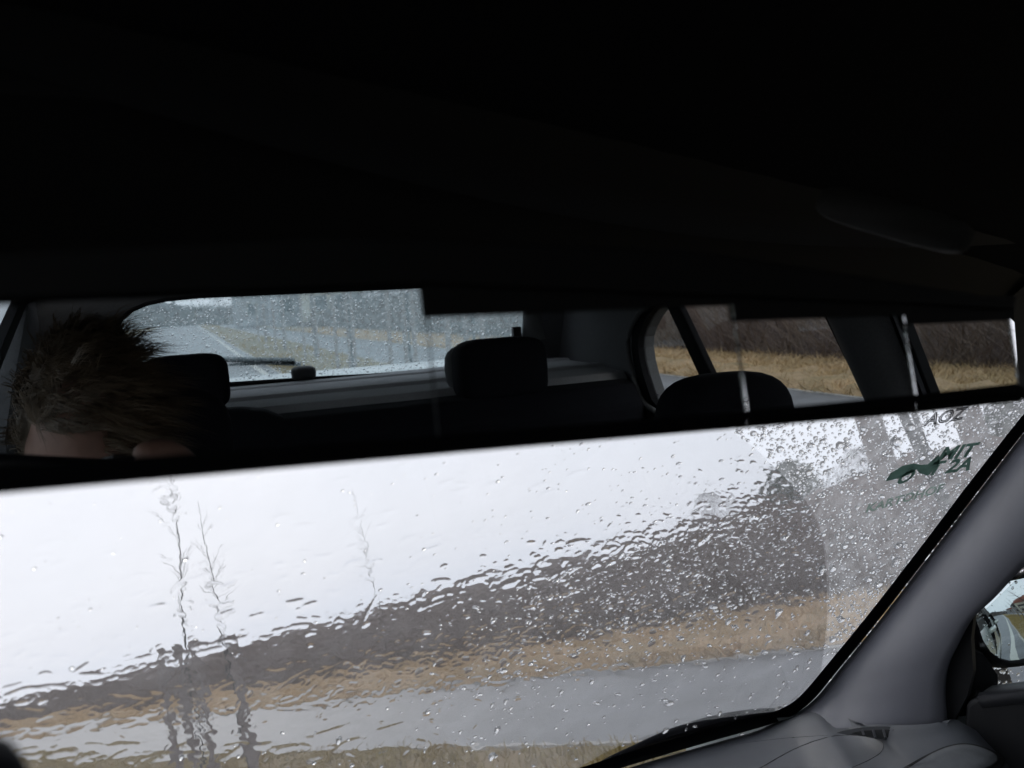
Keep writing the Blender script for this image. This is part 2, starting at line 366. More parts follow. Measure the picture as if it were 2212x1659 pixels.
# ------------------------------------------------------------------ far trees and houses
def far_tree(name, x, y, h, r, label, m, seed, n=500, cat='tree', group=None, thin=True):
    R = random.Random(seed); z0 = gz(x, y); H0 = h; h = h-z0; root = empty(name, (x, y, z0)); tag(root, label, cat, group)
    t = MB(); t.tube([(x, y, z0-.1), (x+.1, y, z0+h*.45), (x, y+.1, z0+h*.9)], [h*.03, h*.02, h*.005], 6); t.build('trunk', M_wood, root)
    c = MB(); V = []; Fc = []
    for i in range(n):
        a = R.uniform(0, 6.28); z = R.random(); rr = r*math.sin(math.pi*min(1, z*.85+.12))**.7*R.random()**.4*R.choice([.8, 1, 1.12])
        p = np.array([x+math.cos(a)*rr, y+math.sin(a)*rr, H0*(-.1+1.1*z)])
        s = (r*.075 if thin else r*.14)*R.uniform(.5, 1.3); d1 = nrm([R.uniform(-1, 1), R.uniform(-1, 1), R.uniform(-1, 1)]); d2 = nrm([R.uniform(-1, 1), R.uniform(-1, 1), R.uniform(-1, 1)])
        k = len(V); V += [p-d1*s, p+d1*s*.5+d2*s*.35, p+d1*s*1.3]; Fc.append((k, k+1, k+2))
        if thin: d1 = nrm(p-np.array([x, y, h*.3])+d1*1.5); V[k:] = [p-d1*s*1.6, p+d2*s*.16, p+d1*s*1.8]
    c.V = V; c.F = Fc; c.build('crown', m, root); return root
for i, (x, y, h, r, ev) in enumerate([(44, 23, 3.0, 2.0, 0), (50, 31, 3.6, 2.2, 1), (60, 45, 3.4, 2.2, 0), (47, 12, 4.2, 3.6, 0), (49, 4, 5.4, 4.4, 0), (53, -4, 6, 5, 0), (57, 19, 4.2, 3.6, 1), (50, -12, 5.6, 4.6, 0)]):
    far_tree('pine_tree' if ev else 'bare_tree', x, y, h, r, ['low bare tree above the heather right of the middle of the windscreen', 'dark evergreen above the heather in the middle of the windscreen',
        'small faint tree at the left end of the far trees', 'bare tree behind the clear edge of the wiped glass', 'bare tree behind the green lettering on the windscreen', 'bare tree behind the right edge of the windscreen',
        'evergreen tree among the bare trees right of the wiped glass', 'bare tree farthest right beyond the heather'][i], M_leaf if ev else M_wood, 60+i, 2200, thin=not ev)
def house(x, y, wx, wy, h, rh, wall, roof, label, rot=0):
    root = empty('house', (x, y, 0)); tag(root, label, 'house', 'houses behind the car')
    q = MB(); q.box((x-wx/2, y-wy/2, -.1), (x+wx/2, y+wy/2, h)); q.build('wall', wall, root)
    q = MB(); a, b = wx/2+.4, wy/2+.4
    q.add([(x-a, y-b, h), (x+a, y-b, h), (x+a, y+b, h), (x-a, y+b, h), (x, y-b, h+rh), (x, y+b, h+rh)],
          [(0, 1, 4), (2, 3, 5), (1, 2, 5, 4), (3, 0, 4, 5), (0, 3, 2, 1)]); rf = q.build('roof', roof, root)
    q = MB(); q.box((x-.4+wx*.2, y-.4, h+rh*.3), (x+.4+wx*.2, y+.4, h+rh+.7)); q.build('chimney', roof, rf)
    for k in range(3):
        for zz in ([1.2] if h < 4 else [1.2, 4.0]):
            xx = x-wx*.32+k*wx*.32
            q = MB(); q.box((xx-.55, y+wy/2-.02, zz), (xx+.55, y+wy/2+.06, zz+1.3)); f = q.build('window', M_line, root)
            q = MB(); q.box((xx-.47, y+wy/2+.03, zz+.08), (xx+.47, y+wy/2+.075, zz+1.22)); q.build('pane', mat('dark_pane', (.03, .035, .04), .2), f)
M_cream = mat('cream_render', (.55, .53, .44), .8, noise=(2, .9)); M_redr = mat('red_tiles', (.17, .06, .045), .8, noise=(6, 1.5))
M_grayw = mat('grey_render', (.30, .31, .33), .8, noise=(2, .9)); M_brick = mat('brick_wall', (.22, .12, .10), .85, noise=(9, 1.3)); M_slate = mat('slate_roof', (.07, .07, .08), .6)
def hpos(px, Y): return float(mY(px, 690, Y)[0])
house(hpos(716, -75), -75, 4.2, 8, 6.5, 3.5, M_cream, M_redr, 'cream house standing highest in the rear window')
house(hpos(600, -100), -100, 9, 8, 3.4, 2.2, M_grayw, M_redr, 'grey bungalow with red roof seen in the rear window')
house(hpos(655, -85), -85, 5.5, 9, 5.2, 3, M_grayw, M_slate, 'slate roofed grey house left of the cream house in the rear window')
house(hpos(345, -190), -190, 14, 8, 3, 2, M_cream, M_slate, 'small pale house far down the road behind the car')
for i, (x, y, h, r) in enumerate([(hpos(300, -170), -170, 3.3, 9), (hpos(370, -185), -185, 3.4, 10), (hpos(430, -175), -175, 3.3, 8), (hpos(475, -165), -165, 5.0, 2), (hpos(520, -140), -140, 2.7, 7), (hpos(570, -120), -120, 3.0, 5), (hpos(760, -70), -70, 8, 4), (hpos(830, -60), -60, 8, 4.5), (hpos(782, -50), -50, 5, 2.5), (hpos(960, -50), -50, 8, 5), (hpos(250, -160), -160, 3.4, 9), (hpos(890, -52), -52, 7, 4), (hpos(1060, -44), -44, 7, 5)]):
    far_tree('bare_tree', x, y, h, r, ['bare tree at the far left end of the tree line behind the car', 'bare tree second from the left in the far tree line', 'wide bare tree just left of the vanishing point of the road behind',
        'bare tree just right of the vanishing point of the road behind', 'bare tree above the row of staked young trees', 'bare tree left of the slate roofed house', 'bare tree right of the cream house', 'tall bare tree over the heather, second right of the cream house',
        'small bare tree between cream house and heather', 'bare tree at the right end of the rear window', 'low broad tree beside the road far behind', 'lower bare tree behind the heather seen by the rear headrest', 'bare tree over the heather by the rear pillar'][i], M_wood, 90+i, 1800)

# ================================================================== the car
car = empty('car', (.45, -.4, 0)); tag(car, 'dark interior of a silver car on a wet road, seen from the driver seat', 'car')
XL, XR = -.27, 1.17
Z = lambda z: 1.2+z
# ---- windscreen pane
us = np.linspace(-330, 2560, 60); vs = np.linspace(560, 1740, 30)
def wsxy(X, Y): return np.array([X, Y, 1.2+.035-.727*(Y-.541+.2857*(X-.5)**2)])
def header_y(X): return .17+.14-.2857*(X-.5)**2
def cowl_y(X): return .90+.14-.2857*(X-.5)**2
P = [[wsxy(X, header_y(X)+(cowl_y(X)-header_y(X))*t) for X in np.linspace(XL-.03, 1.213, 40)] for t in np.linspace(0, 1, 24)]
q = MB(); q.grid(P); wsc = q.build('windscreen', M_glass, car, smooth=True)
# ---- black frit band round the glass (thin ceramic edge) built just inside the pane
def band(name, inner, outer, m, parent, n=60, lift=.996, cols=3, **kw):
    a = rsp([(*p, 0) for p in inner], n); b = rsp([(*p, 0) for p in outer], n); P = []
    for p, r in zip(a, b):
        P.append([EYE+(ws(*(p+(r-p)*k/(cols-1))[:2])-EYE)*lift for k in range(cols)])
    q = MB(); q.grid(P); return q.build(name, m, parent, smooth=True, **kw)
edge_in = [(2300, 785), (2212, 893), (2100, 1035), (1990, 1180), (1880, 1322), (1790, 1432), (1745, 1486), (1715, 1515), (1680, 1534), (1640, 1546), (1560, 1566), (1400, 1612), (1230, 1666), (1100, 1706)]
edge_out = [(2318, 800), (2236, 902), (2126, 1044), (2012, 1192), (1900, 1337), (1808, 1450), (1762, 1506), (1726, 1537), (1685, 1558), (1640, 1572), (1562, 1594), (1404, 1640), (1236, 1692), (1100, 1735)]
band('frit_band', edge_in, edge_out, M_rubber, wsc)
# added opaque sheet over the top glass, blocks the sky above the mirror
band('sky_blocker_band', [(-300, 700), (0, 690), (900, 650), (1500, 640), (1900, 660), (2186, 690), (2197, 845), (2330, 790)], [(-500, 200), (0, 200), (900, 300), (1500, 400), (1900, 460), (2186, 500), (2240, 560), (2330, 620)], M_hood, wsc, cols=8)
band('pillar_top_trim', [(2203, 845), (2240, 838), (2300, 815), (2340, 800)], [(2187, 640), (2240, 600), (2300, 600), (2340, 600)], M_trim, car, cols=4, lift=.985)
# ---- header rail and roof lining
P = []
for t in np.linspace(0, 1, 16):
    row = []
    for X in np.linspace(XL-.02, XR+.03, 21):
        s = 2*(X-.45)/(XR-XL); y0 = .36-.25*(X-.5)**2; y = y0+(-1.95-y0)*t
        row.append((X, y, 1.2+.205+.05*(1-s*s)-.045*max(0, (t-.6)/.4)**2-.05*max(0, 1-t*9)-.02*abs(s)**8))
    P.append(row)
q = MB(); q.grid(P); q.build('roof_lining', M_roof, car, smooth=True, solid=.02)
# windscreen header trim, closing the gap between glass and lining
P = [[wsxy(X, header_y(X)+.018-.058*t) - np.array([0, .012, .004]) for X in np.linspace(XL, XR, 24)] for t in np.linspace(0, 1, 4)]
q = MB(); q.grid(P); q.build('header_trim', M_hood, car, smooth=True, solid=.008)
# ---- sun visors folded against the roof in front of the passengers
def visor(u0, v0, u1, v1, hgt, dist, name='sun_visor'):
    a = EYE+ray(u0, v0)*dist[0]; b = EYE+ray(u1, v1)*dist[1]; e = nrm(b-a)
    n = nrm(np.cross(e, ray((u0+u1)/2, (v0+v1)/2))); L = np.linalg.norm(b-a); thick = nrm(np.cross(n, e))
    loops = []
    for tt, sc in ((-.009, .9), (-.006, 1), (.006, 1), (.009, .9)):
        l = []
        for k in range(40):
            q_ = 2*math.pi*k/40; c, s_ = math.cos(q_), math.sin(q_)
            c = math.copysign(abs(c)**.5, c); s_ = math.copysign(abs(s_)**.5, s_)
            l.append(a+e*(L/2+L/2*c*(1-(1-sc)*.1))+n*(hgt/2+hgt/2*s_*sc)+thick*tt)
        loops.append(l)
    q = MB(); q.loft(loops); return q.build(name, M_trim2, car, smooth=True)
M_trim2 = mat('visor_cloth', (.012, .012, .011), .9, noise=(200, 1.4), bump=(700, .3, .001))
visor(1765, 470, 2075, 560, .017, (.46, .44))
# ---- A pillar trim beside the windscreen
inner = [(2330, 797), (2236, 905), (2126, 1047), (2012, 1195), (1900, 1340), (1808, 1453), (1762, 1508), (1716, 1543), (1650, 1572)]
outer = [(2420, 1060), (2330, 1130), (2222, 1215), (2150, 1290), (2098, 1340), (2064, 1400), (2042, 1450), (2036, 1510), (2042, 1575)]
ia = rsp([(*p, 0) for p in inner], 40); oa = rsp([(*p, 0) for p in outer], 40); P = []
for i in range(40):
    a = EYE+(ws(*ia[i][:2])-EYE)*.99; b = dX(*oa[i][:2], 1.145); row = []
    ext = nrm(np.array([.45, .12, .35]))
    for k in range(13):
        t = k/12; p = a*(1-t)+b*t
        bulge = math.sin(math.pi*t)**.8*.030
        mid = EYE-p; row.append(p+nrm(mid)*bulge+np.array([0, 0, 0]))
    row = [EYE+(a-EYE)*1.02]+row+[row[-1]+np.array([.045, .01, 0])]
    P.append(row)
q = MB(); q.grid(P); q.build('windscreen_pillar', M_pillar, car, smooth=True)
# ---- dashboard
zt = -.325
dl = MB()
fr = [(2046, 1562), (1980, 1568), (1900, 1566), (1850, 1562), (1815, 1545), (1790, 1536), (1755, 1536), (1716, 1546), (1640, 1577), (1560, 1600), (1400, 1646), (1230, 1700), (1040, 1760)]
fa = rsp([(*p, 0) for p in fr], 56)
back = [(2200, 1700), (2200, 1760), (2150, 1800), (2100, 1820), (2060, 1830), (2000, 1850), (1950, 1870), (1900, 1890), (1800, 1900), (1700, 1920), (1550, 1960), (1400, 2010), (1200, 2080)]
ba = rsp([(*p, 0) for p in back], 56); P = []
zz = rsp([(z, 0, 0) for z in (-.335, -.335, -.335, -.333, -.330, -.326, -.322, -.322, -.318, -.312, -.292, -.27, -.25)], 56)
for i in range(56):
    g_ = EYE+(ws(*fa[i][:2])-EYE)*.985; m_ = min(1, max(0, (fa[i][0]-1700)/110)); a = dZ(*fa[i][:2], g_[2]*(1-m_)+(1.2-.318)*m_); b = dZ(*ba[i][:2], 1.2-.42); row = []
    for k in range(17):
        t = k/16; p = a*(1-t)+b*t; p[2] = a[2]-.065*t**1.8+.008*math.sin(math.pi*min(1, t*3))*.5
        row.append(p)
    kk = 1-.03*min(1, max(0, (fa[i][0]-1690)/60)); row = [EYE+(p-EYE)*kk for p in row]
    P.append([row[0]-np.array([0, 0, .03])]+row)
dl.grid(P); dash = dl.build('dashboard', M_dash, car, smooth=True)
DZ = {}
def dsurf(u, v, lift=.0):                       # dashboard surface under a view ray
    d = ray(u, v); best = None
    for r in P:
        pass
    return EYE+d*((-.345+lift)/d[2])
from mathutils.bvhtree import BVHTree
_vs = [Vector(v) for v in dl.V]; bvh = BVHTree.FromPolygons(_vs, dl.F)
def onto(u, v, lift=.002):
    d = Vector(ray(u, v)); h = bvh.ray_cast(Vector(EYE), d)
    if h[0] is None: return dsurf(u, v, lift)
    n = h[1] if h[1].z > 0 else -h[1]
    return np.array(h[0]+n*lift)
VP0 = onto(1885, 1588, 0); _n = [np.array(bvh.ray_cast(Vector(EYE), Vector(ray(a, b)))[1] or Vector((0, 0, 1))) for a, b in ((1840, 1600), (1885, 1590), (1930, 1605), (1860, 1615))]
VN = nrm(np.array([-.42, -.40, .62])); VP0 = EYE+(VP0-EYE)*.985
def vpl(u, v, l=0.): d = ray(u, v); return EYE+d*(((VP0+VN*l-EYE)@VN)/(d@VN))
def flatpatch(name, outline, m, l0, l1, parent):
    n = 40; o = rsp([(*p, 0) for p in outline+[outline[0]]], n+1)[:-1]; q = MB()
    q.loft([[vpl(*p[:2], l0) for p in o], [vpl(*p[:2], l1) for p in o]]); return q.build(name, m, parent, bevel=.0008)
def patch(name, outline, m, lift, parent, rim=None):
    n = 36; o = rsp([(*p, 0) for p in outline+[outline[0]]], n+1)[:-1]
    c = np.mean(o, axis=0); q = MB(); loops = []
    for s_, l in ((1.0, -.003), (1.0, lift*.6), (.96, lift), (.6, lift), (.3, lift)):
        loops.append([onto(*(c+(p-c)*s_)[:2], l) for p in o])
    q.loft(loops, True, False); k = len(q.V)-n; q.F.append(tuple(range(k, k+n)))
    return q.build(name, m, parent, smooth=True)
# demister vent with its slats, raised lip round the vent, airbag panel and the round side vent
M_slot_shade_rim = mat('slot_shade_and_rim', (.004, .004, .004), .8)  # near-black puts the slot's inner shade into the colour, nothing is hollowed out
flatpatch('demister_vent', [(1806, 1583), (1830, 1576), (1880, 1569), (1930, 1570), (1958, 1577), (1948, 1588), (1925, 1598), (1895, 1596), (1860, 1590), (1830, 1587)], M_dash2, -.0015, .0045, dash)
flatpatch('demister_slot', [(1840, 1583), (1870, 1578), (1915, 1576), (1944, 1580), (1932, 1589), (1905, 1595), (1875, 1590), (1850, 1586)], M_slot_shade_rim, -.002, .0052, dash)
for uu in (1862, 1886, 1908, 1930):
    q = MB(); a = vpl(uu, 1577, .0062); b = vpl(uu+5, 1594 if uu > 1870 else 1589, .0062); q.tube([a, b], .0016, 6); q.build('slat', M_trim, dash)
def ridge(name, pts, r, m, lift=.001):
    q = MB(); q.tube([onto(p[0], p[1], lift) for p in rsp([(*p, 0) for p in pts], 40)], r, 6); return q.build(name, m, dash, smooth=True)
ridge('panel_seam', [(1640, 1660), (1720, 1616), (1800, 1590), (1870, 1590), (1905, 1602), (1905, 1622), (1880, 1640), (1840, 1658)], .0009, M_dash2, -.0003)
ridge('panel_seam', [(1300, 1659), (1450, 1628), (1600, 1606), (1700, 1594), (1790, 1588)], .0005, M_dash2, -.0002)
patch('side_vent_rim', [(1940, 1668), (2000, 1634), (2045, 1614), (2085, 1608), (2130, 1618), (2166, 1640), (2150, 1668), (2060, 1690)], M_slot_shade_rim, .003, dash)
patch('side_vent_face', [(1958, 1672), (2010, 1638), (2050, 1620), (2085, 1615), (2122, 1624), (2150, 1641), (2134, 1662), (2060, 1688)], M_seatback, .006, dash)

# ---- right side wall: doors, pillars and glass
def ring(name, outer, innr, thick, m, parent, **kw):
    n = len(outer); q = MB(); T = np.asarray(thick, float)
    for L in (0, 1):
        for p in outer: q.V.append(tuple(np.asarray(p, float)+T*L))
        for p in innr: q.V.append(tuple(np.asarray(p, float)+T*L))
    for i in range(n):
        j = (i+1) % n
        q.F += [(i, j, n+j, n+i), (2*n+i, 3*n+i, 3*n+j, 2*n+j), (n+i, n+j, 3*n+j, 3*n+i), (i, 2*n+i, 2*n+j, j)]
    return q.build(name, m, parent, **kw)
XW = 1.14
belt_r = [(-1.25, -.13), (-.37, -.12)]
# rear door opening (with the quarter light) seen in the mirror
ro = [mX(*p, XW) for p in [(1428, 652), (1404, 676), (1384, 712), (1378, 745), (1384, 790), (1398, 838), (1412, 872), (1440, 893)]]
ro_in = rsp(ro, 12)+[np.array([XW, -1.2, 1.2-.24]), mX(1872, 872, XW), mX(1776, 676, XW)]+[np.array([XW, mX(1776, 676, XW)[1]-.05, 1.2+.19]), np.array([XW, -1.05, 1.2+.20]), np.array([XW, -1.32, 1.2+.18])]
def expand(pts, d):
    out = []; n = len(pts)
    for i in range(n):
        a, b = pts[i-1], pts[(i+1) % n]; t = nrm(b-a); nn = np.array([0, t[2], -t[1]]); out.append(pts[i]+nn*d)
    return out
def fixdir(pts, d):
    e = expand(pts, d); c = np.mean(pts, axis=0)
    return e if np.mean([np.linalg.norm(p-c) for p in e]) > np.mean([np.linalg.norm(p-c) for p in pts]) else expand(pts, -d)
def sub(name, parent):
    o = bpy.data.objects.new(name, None); COL.objects.link(o); o.parent = parent; return o
rdoor = sub('rear_door', car)
ring('window_seal', fixdir(ro_in, .036), ro_in, (.02, 0, 0), M_rubber, rdoor)
gl = fixdir(ro_in, .008); q = MB(); q.V = [tuple(p+np.array([.022, 0, 0])) for p in gl]; q.F = [tuple(range(len(gl)))]; q.build('window_glass', M_side, rdoor)
# division bar of the quarter light
a0, a1, b0, b1 = mX(1436, 655, XW), mX(1463, 655, XW), mX(1509, 812, XW), mX(1537, 812, XW)
ext = lambda a, b, k: a+(b-a)*k
V, Fc = slab([ext(b0, a0, 1.15), ext(b1, a1, 1.15), ext(a1, b1, 1.6), ext(a0, b0, 1.6)], (.018, 0, 0)); mesh('window_divider', V, Fc, M_rubber, rdoor, bevel=.003)
# inner trim of the wall round that opening: below, behind (C pillar)
def wallpoly(name, pts, m, th=.03, parent=car, x=XW-.002, **kw):
    V, Fc = slab([(x, y, 1.2+z) for y, z in pts], (th, 0, 0)); return mesh(name, V, Fc, m, parent, **kw)
cy = [(p[1], p[2]-1.2) for p in rsp(ro, 12)]
wallpoly('rear_pillar', [(-2.3, .25), (-1.36, .25), (-1.32, .18)]+cy+[(-1.465, -.25), (-1.5, -.9), (-2.3, -.9)], M_trim, .03, x=XW+.016)
# rim of the C pillar trim curving into the opening
q = MB(); q.tube([p+np.array([-.006, -.044, 0]) for p in rsp([np.array([XW, -1.32, 1.2+.18])]+ro, 24)], .007, 8); q.build('pillar_edge_trim', M_trim, car, smooth=True)
wallpoly('door_lining', [(-1.49, -.23), (-1.2, -.243), (-.74, -.215), (-.74, -.95), (-1.49, -.95)], M_seat, .03, rdoor)
# B pillar
bl = [mX(1781, 678, XW), mX(1866, 864, XW)]; br = [mX(1915, 676, XW), mX(1982, 852, XW)]
tb = ext(bl[1], bl[0], 1.25); tr = ext(br[1], br[0], 1.25)
rows = []
for t in np.linspace(0, 1, 12):
    a = tb*(1-t)+ext(bl[0], bl[1], 1.8)*t; b = tr*(1-t)+ext(br[0], br[1], 1.8)*t
    rows.append([a+np.array([.02, 0, 0])]+[a+(b-a)*k/6-np.array([.03*math.sin(math.pi*k/6), 0, 0]) for k in range(7)]+[b+np.array([.02, 0, 0])])
q = MB(); q.grid(rows); q.build('door_pillar', M_trim, car, smooth=True)
# its seal and the paler outer door frame edge beside it
c0, c1 = mX(1916, 676, XW), mX(1984, 852, XW)
for nm, off, wd, mm in (('door_seal', .000, .006, M_rubber), ('door_frame', .0065, .009, M_pillar), ('window_seal', .016, .009, M_rubber)):
    a, b = ext(c1, c0, 1.25)+np.array([0, off*1.1, 0]), ext(c0, c1, 1.7)+np.array([0, off, 0])
    V, Fc = slab([a, a+np.array([0, wd, 0]), b+np.array([0, wd, 0]), b], (.02, 0, 0)); mesh(nm, V, Fc, mm, car, bevel=.002)
# roof rail
for X, s_ in ((XW+.005, 1), (XL, -1)):
    q = MB(); q.tube([(X, y, 1.2+.205+.012*math.cos(y*1.2)-.02*max(0, -y-1.2)) for y in np.linspace(.36, -2.05, 20)], .028, 10); q.build('roof_rail', M_roof, car, smooth=True)
# rear seat belt bag on C pillar
# front door
fdoor = sub('front_door', car)
fd_belt = [dX(2030, 1500, 1.16), dX(2120, 1497, 1.16), dX(2212, 1478, 1.16), dX(2300, 1462, 1.16)]
zb0, zb1 = fd_belt[1][2]-1.2, mX(2000, 862, XW)[2]-1.2
y_s = fd_belt[1][1]
wallpoly('door_lining', [(y_s+.02, zb0-.01), (y_s, zb0), (.1, zb0+.03), (-.72, zb1-.09), (-.72, -.95), (y_s+.3, -.95)], M_black, .05, fdoor, x=1.15, bevel=.006)
q = MB(); q.tube([(1.155, y_s, 1.2+zb0-.008), (1.155, .1, 1.2+zb0+.022), (1.155, -.72, 1.2+zb1-.1)], .010, 8); q.build('belt_trim', M_dash2, fdoor, smooth=True)
# sail panel behind the pillar foot: black triangle
sp_ = [(2035, 1560), (2030, 1440), (2066, 1385), (2104, 1318), (2108, 1300), (2096, 1330), (2094, 1390), (2104, 1460), (2096, 1500), (2060, 1540)]
sp_ = [(2030, 1570), (2028, 1440), (2060, 1390), (2116, 1290), (2104, 1322), (2098, 1380), (2102, 1450), (2090, 1502), (2060, 1560)]
V, Fc = slab([dX(*p, 1.165) for p in sp_], (.01, 0, 0)); mesh('sail_panel', V, Fc, M_black, fdoor)
V, Fc = slab([dX(2030, 1600, 1.178), dX(2050, 1450, 1.178), dX(2100, 1345, 1.178), dX(2222, 1225, 1.178), dX(2420, 1080, 1.178), (1.178, .0, 1.2+.20), (1.178, -.74, 1.2+.20), (1.178, -.70, 1.2-.30)], (.004, 0, 0)); mesh('window_glass', V, Fc, M_side, fdoor)
# ---- left side wall (seen at the very left of the mirror)
xl = XL
L_ = lambda u, v: mX(u, v, xl)
ys = sorted([L_(60, 700)[1], L_(0, 700)[1]])
def lpoly(name, pts, m, th=-.03, x=xl, parent=car):
    V, Fc = slab([(x, y, 1.2+z) for y, z in pts], (th, 0, 0)); return mesh(name, V, Fc, m, parent)
pl = [(L_(u, v)[1], L_(u, v)[2]-1.2) for u, v in [(44, 650), (0, 762), (0, 810), (60, 690)]]
ldoor = sub('rear_door', car)
V, Fc = slab([(xl-.02, -.75, 1.2-.24), (xl-.02, -.75, 1.2+.20), (xl-.02, -2.15, 1.2+.19), (xl-.02, -2.15, 1.2-.24)], (-.004, 0, 0)); mesh('window_glass', V, Fc, M_side, ldoor)
lb = [L_(46, 648), L_(62, 648), L_(10, 775), L_(-8, 775)]
V, Fc = slab([ext(lb[3], lb[0], 1.3), ext(lb[2], lb[1], 1.3), ext(lb[1], lb[2], 1.5), ext(lb[0], lb[3], 1.5)], (-.02, 0, 0)); mesh('window_divider', V, Fc, M_rubber, ldoor)
lw = [L_(64, 645), L_(52, 700), L_(40, 770), L_(25, 850), L_(10, 950)]
lpoly('rear_pillar', [(p[1], p[2]-1.2) for p in lw]+[(-1.6, -.9), (-2.3, -.9), (-2.3, .25), (lw[0][1], .25)], M_trim)
lpoly('door_lining', [(-.73, -.22), (-1.7, -.22), (-1.7, -.95), (-.73, -.95)], M_seat, -.03, xl, ldoor)
lpoly('front_door', [(-.71, -.22), (1.0, -.31), (1.0, -.95), (-.71, -.95)], M_black)
lpoly('door_pillar', [(-.76, .22), (-.84, -.95), (-.70, -.95), (-.66, .22)], M_trim, -.03, xl+.003)
V, Fc = slab([(xl-.02, -.70, 1.2-.23), (xl-.02, .87, 1.2-.32), (xl-.02, .17, 1.2+.2), (xl-.02, -.66, 1.2+.2)], (-.004, 0, 0)); mesh('front_door_glass', V, Fc, M_side, car)
V, Fc = slab([(xl-.01, .12, 1.2+.22), (xl-.01, .21, 1.2+.22), (xl-.01, .96, 1.2-.30), (xl-.01, .86, 1.2-.32)], (-.04, 0, 0)); mesh('windscreen_pillar', V, Fc, M_pillar, car, bevel=.01)
# ---- rear wall with the rear window
RW0 = np.array([0, -2.15, 1.2-.12]); RWN = nrm(np.array([0, 1, .0])+np.array([0, 0, -.42]))
R_ = lambda u, v: mplane(u, v, RW0, RWN)
ri_px = [(250, 712), (262, 690), (285, 670), (315, 657), (360, 647), (430, 640), (560, 634), (700, 628), (915, 618), (1100, 600), (1165, 640), (1168, 672), (1140, 715), (1105, 760), (1080, 797), (1000, 804), (860, 808), (700, 816), (500, 829), (300, 838), (240, 830), (236, 760)]
ri = [R_(*p) for p in ri_px]
cc = np.mean(ri, axis=0)
def proj_box(p):
    d = p-cc; sx = ((XR+.02-cc[0]) if d[0] > 0 else (cc[0]-XL+.02))/max(abs(d[0]), 1e-6); tz = ((1.2+.26-cc[2]) if d[2] > 0 else (cc[2]-.3))/max(abs(d[2]), 1e-6)
    s_ = min(sx, tz); return cc+d*s_
ring('rear_wall', [proj_box(p) for p in ri], ri, (0, -.03, 0), M_trim, car)
rwin = sub('rear_window', car)
ge = [p+(cc-p)*-.02+np.array([0, -.035, 0]) for p in ri]
q = MB(); q.V = [tuple(p) for p in ge]; q.F = [tuple(range(len(ge)))]; q.build('pane', M_rearg, rwin)
q = MB(); q.V = [tuple(p+np.array([0, -.004, 0])) for p in ge]; q.F = [tuple(range(len(ge)))]; tag(q.build('mist_film', M_haze3, rwin), kind='stuff')
q = MB(); q.tube(ri+[ri[0]], .006, 6); q.build('window_seal', M_rubber, rwin)
# parcel shelf with raised lips
q = MB()
prof = [(y-.26, z-.043) for y, z in [(-1.93, -.082), (-1.84, -.082), (-1.835, -.080), (-1.80, -.080), (-1.795, -.086), (-1.64, -.088), (-1.62, -.085), (-1.57, -.085), (-1.555, -.093), (-1.44, -.10), (-1.42, -.118), (-1.42, -.2), (-1.93, -.2)]]
q.loft([[(X, y, 1.2+z) for y, z in prof] for X in np.linspace(XL, XR-.02, 8)]); q.build('parcel_shelf', M_shelf, car, bevel=.003)
# rear wiper motor cover on the glass and the wiper arm outside
w0 = R_(653, 806)
V, Fc = ell(w0+np.array([0, .03, .002]), (.034, .03, .020), 18, 10, .6); mesh('wiper_motor_cover', V, Fc, M_black, rwin, smooth=True)
q = MB(); a = R_(655, 788)+np.array([0, -.06, 0]); b = R_(505, 790)+np.array([0, -.06, 0]); c = R_(340, 800)+np.array([0, -.06, 0]); q.tube([a, (a+b)/2+np.array([0, 0, .004]), b, c], [.008, .006, .004, .003], 6); q.build('rear_wiper', M_black, car, smooth=True)
q = MB(); a = R_(640, 782)+np.array([0, -.05, 0]); b = R_(490, 778)+np.array([0, -.05, 0]); q.tube([a, b, R_(330, 782)+np.array([0, -.05, 0])], [.011, .008, .006], 6); q.build('rear_wiper_blade', M_black, car, smooth=True)
# outside tail of the car seen through the rear window
P = []
for X in np.linspace(XL-.02, XR+.02, 14):
    s_ = (X-.45)/.74; y_ = -2.28+.06*s_*s_; zc_ = mY(940, 780, -2.38)[2]
    P.append([(X, y_+.06, zc_-.05), (X, y_+.02, zc_-.028), (X, y_-.05, zc_-.012), (X, y_-.13, zc_), (X, y_-.155, zc_-.012), (X, y_-.165, 1.2-.3), (X, y_-.18, .35)])
q = MB(); q.grid(P); q.build('tail_panel', M_paint, car, smooth=True)
# outer skin of the flank, bonnet
P = []
for y in np.linspace(-2.35, 1.1, 24):
    zb = 1.2-.235-.075*(y+1.5)/2.3 if y > -1.5 else 1.2-.235
    bulge = .0 if y > -2.15 else -.05
    P.append([(1.185+bulge, y, zb), (1.20+bulge, y, zb-.01), (1.215+bulge, y, zb-.10), (1.225+bulge, y, zb-.2), (1.232+bulge, y, zb-.22), (1.235+bulge, y, .62), (1.23+bulge, y, .4), (1.20+bulge, y, .28)])
q = MB(); q.grid(P); q.build('flank', M_paint, car, smooth=True)
for y0 in (-.73, -1.55):
    q = MB(); q.box((1.2, y0, .3), (1.2385, y0+.006, 1.0)); q.build('door_gap', M_rubber, car)
for y0 in (-.50, -1.38):
    q = MB(); q.tube([(1.235, y0-.14, .90), (1.265, y0-.11, .905), (1.265, y0-.0, .905), (1.235, y0+.03, .90)], .011, 8); q.build('door_handle', M_paint, car, smooth=True)
P = []
for t in np.linspace(0, 1, 10):
    P.append([(X, 1.08+.9*t-.2*((X-.45)/.74)**2, 1.2-.44-.20*t**1.6-.05*((X-.45)/.74)**2) for X in np.linspace(XL, XR-.02, 12)])
q = MB(); q.grid(P); q.build('bonnet', M_paint, car, smooth=True, solid=.01)
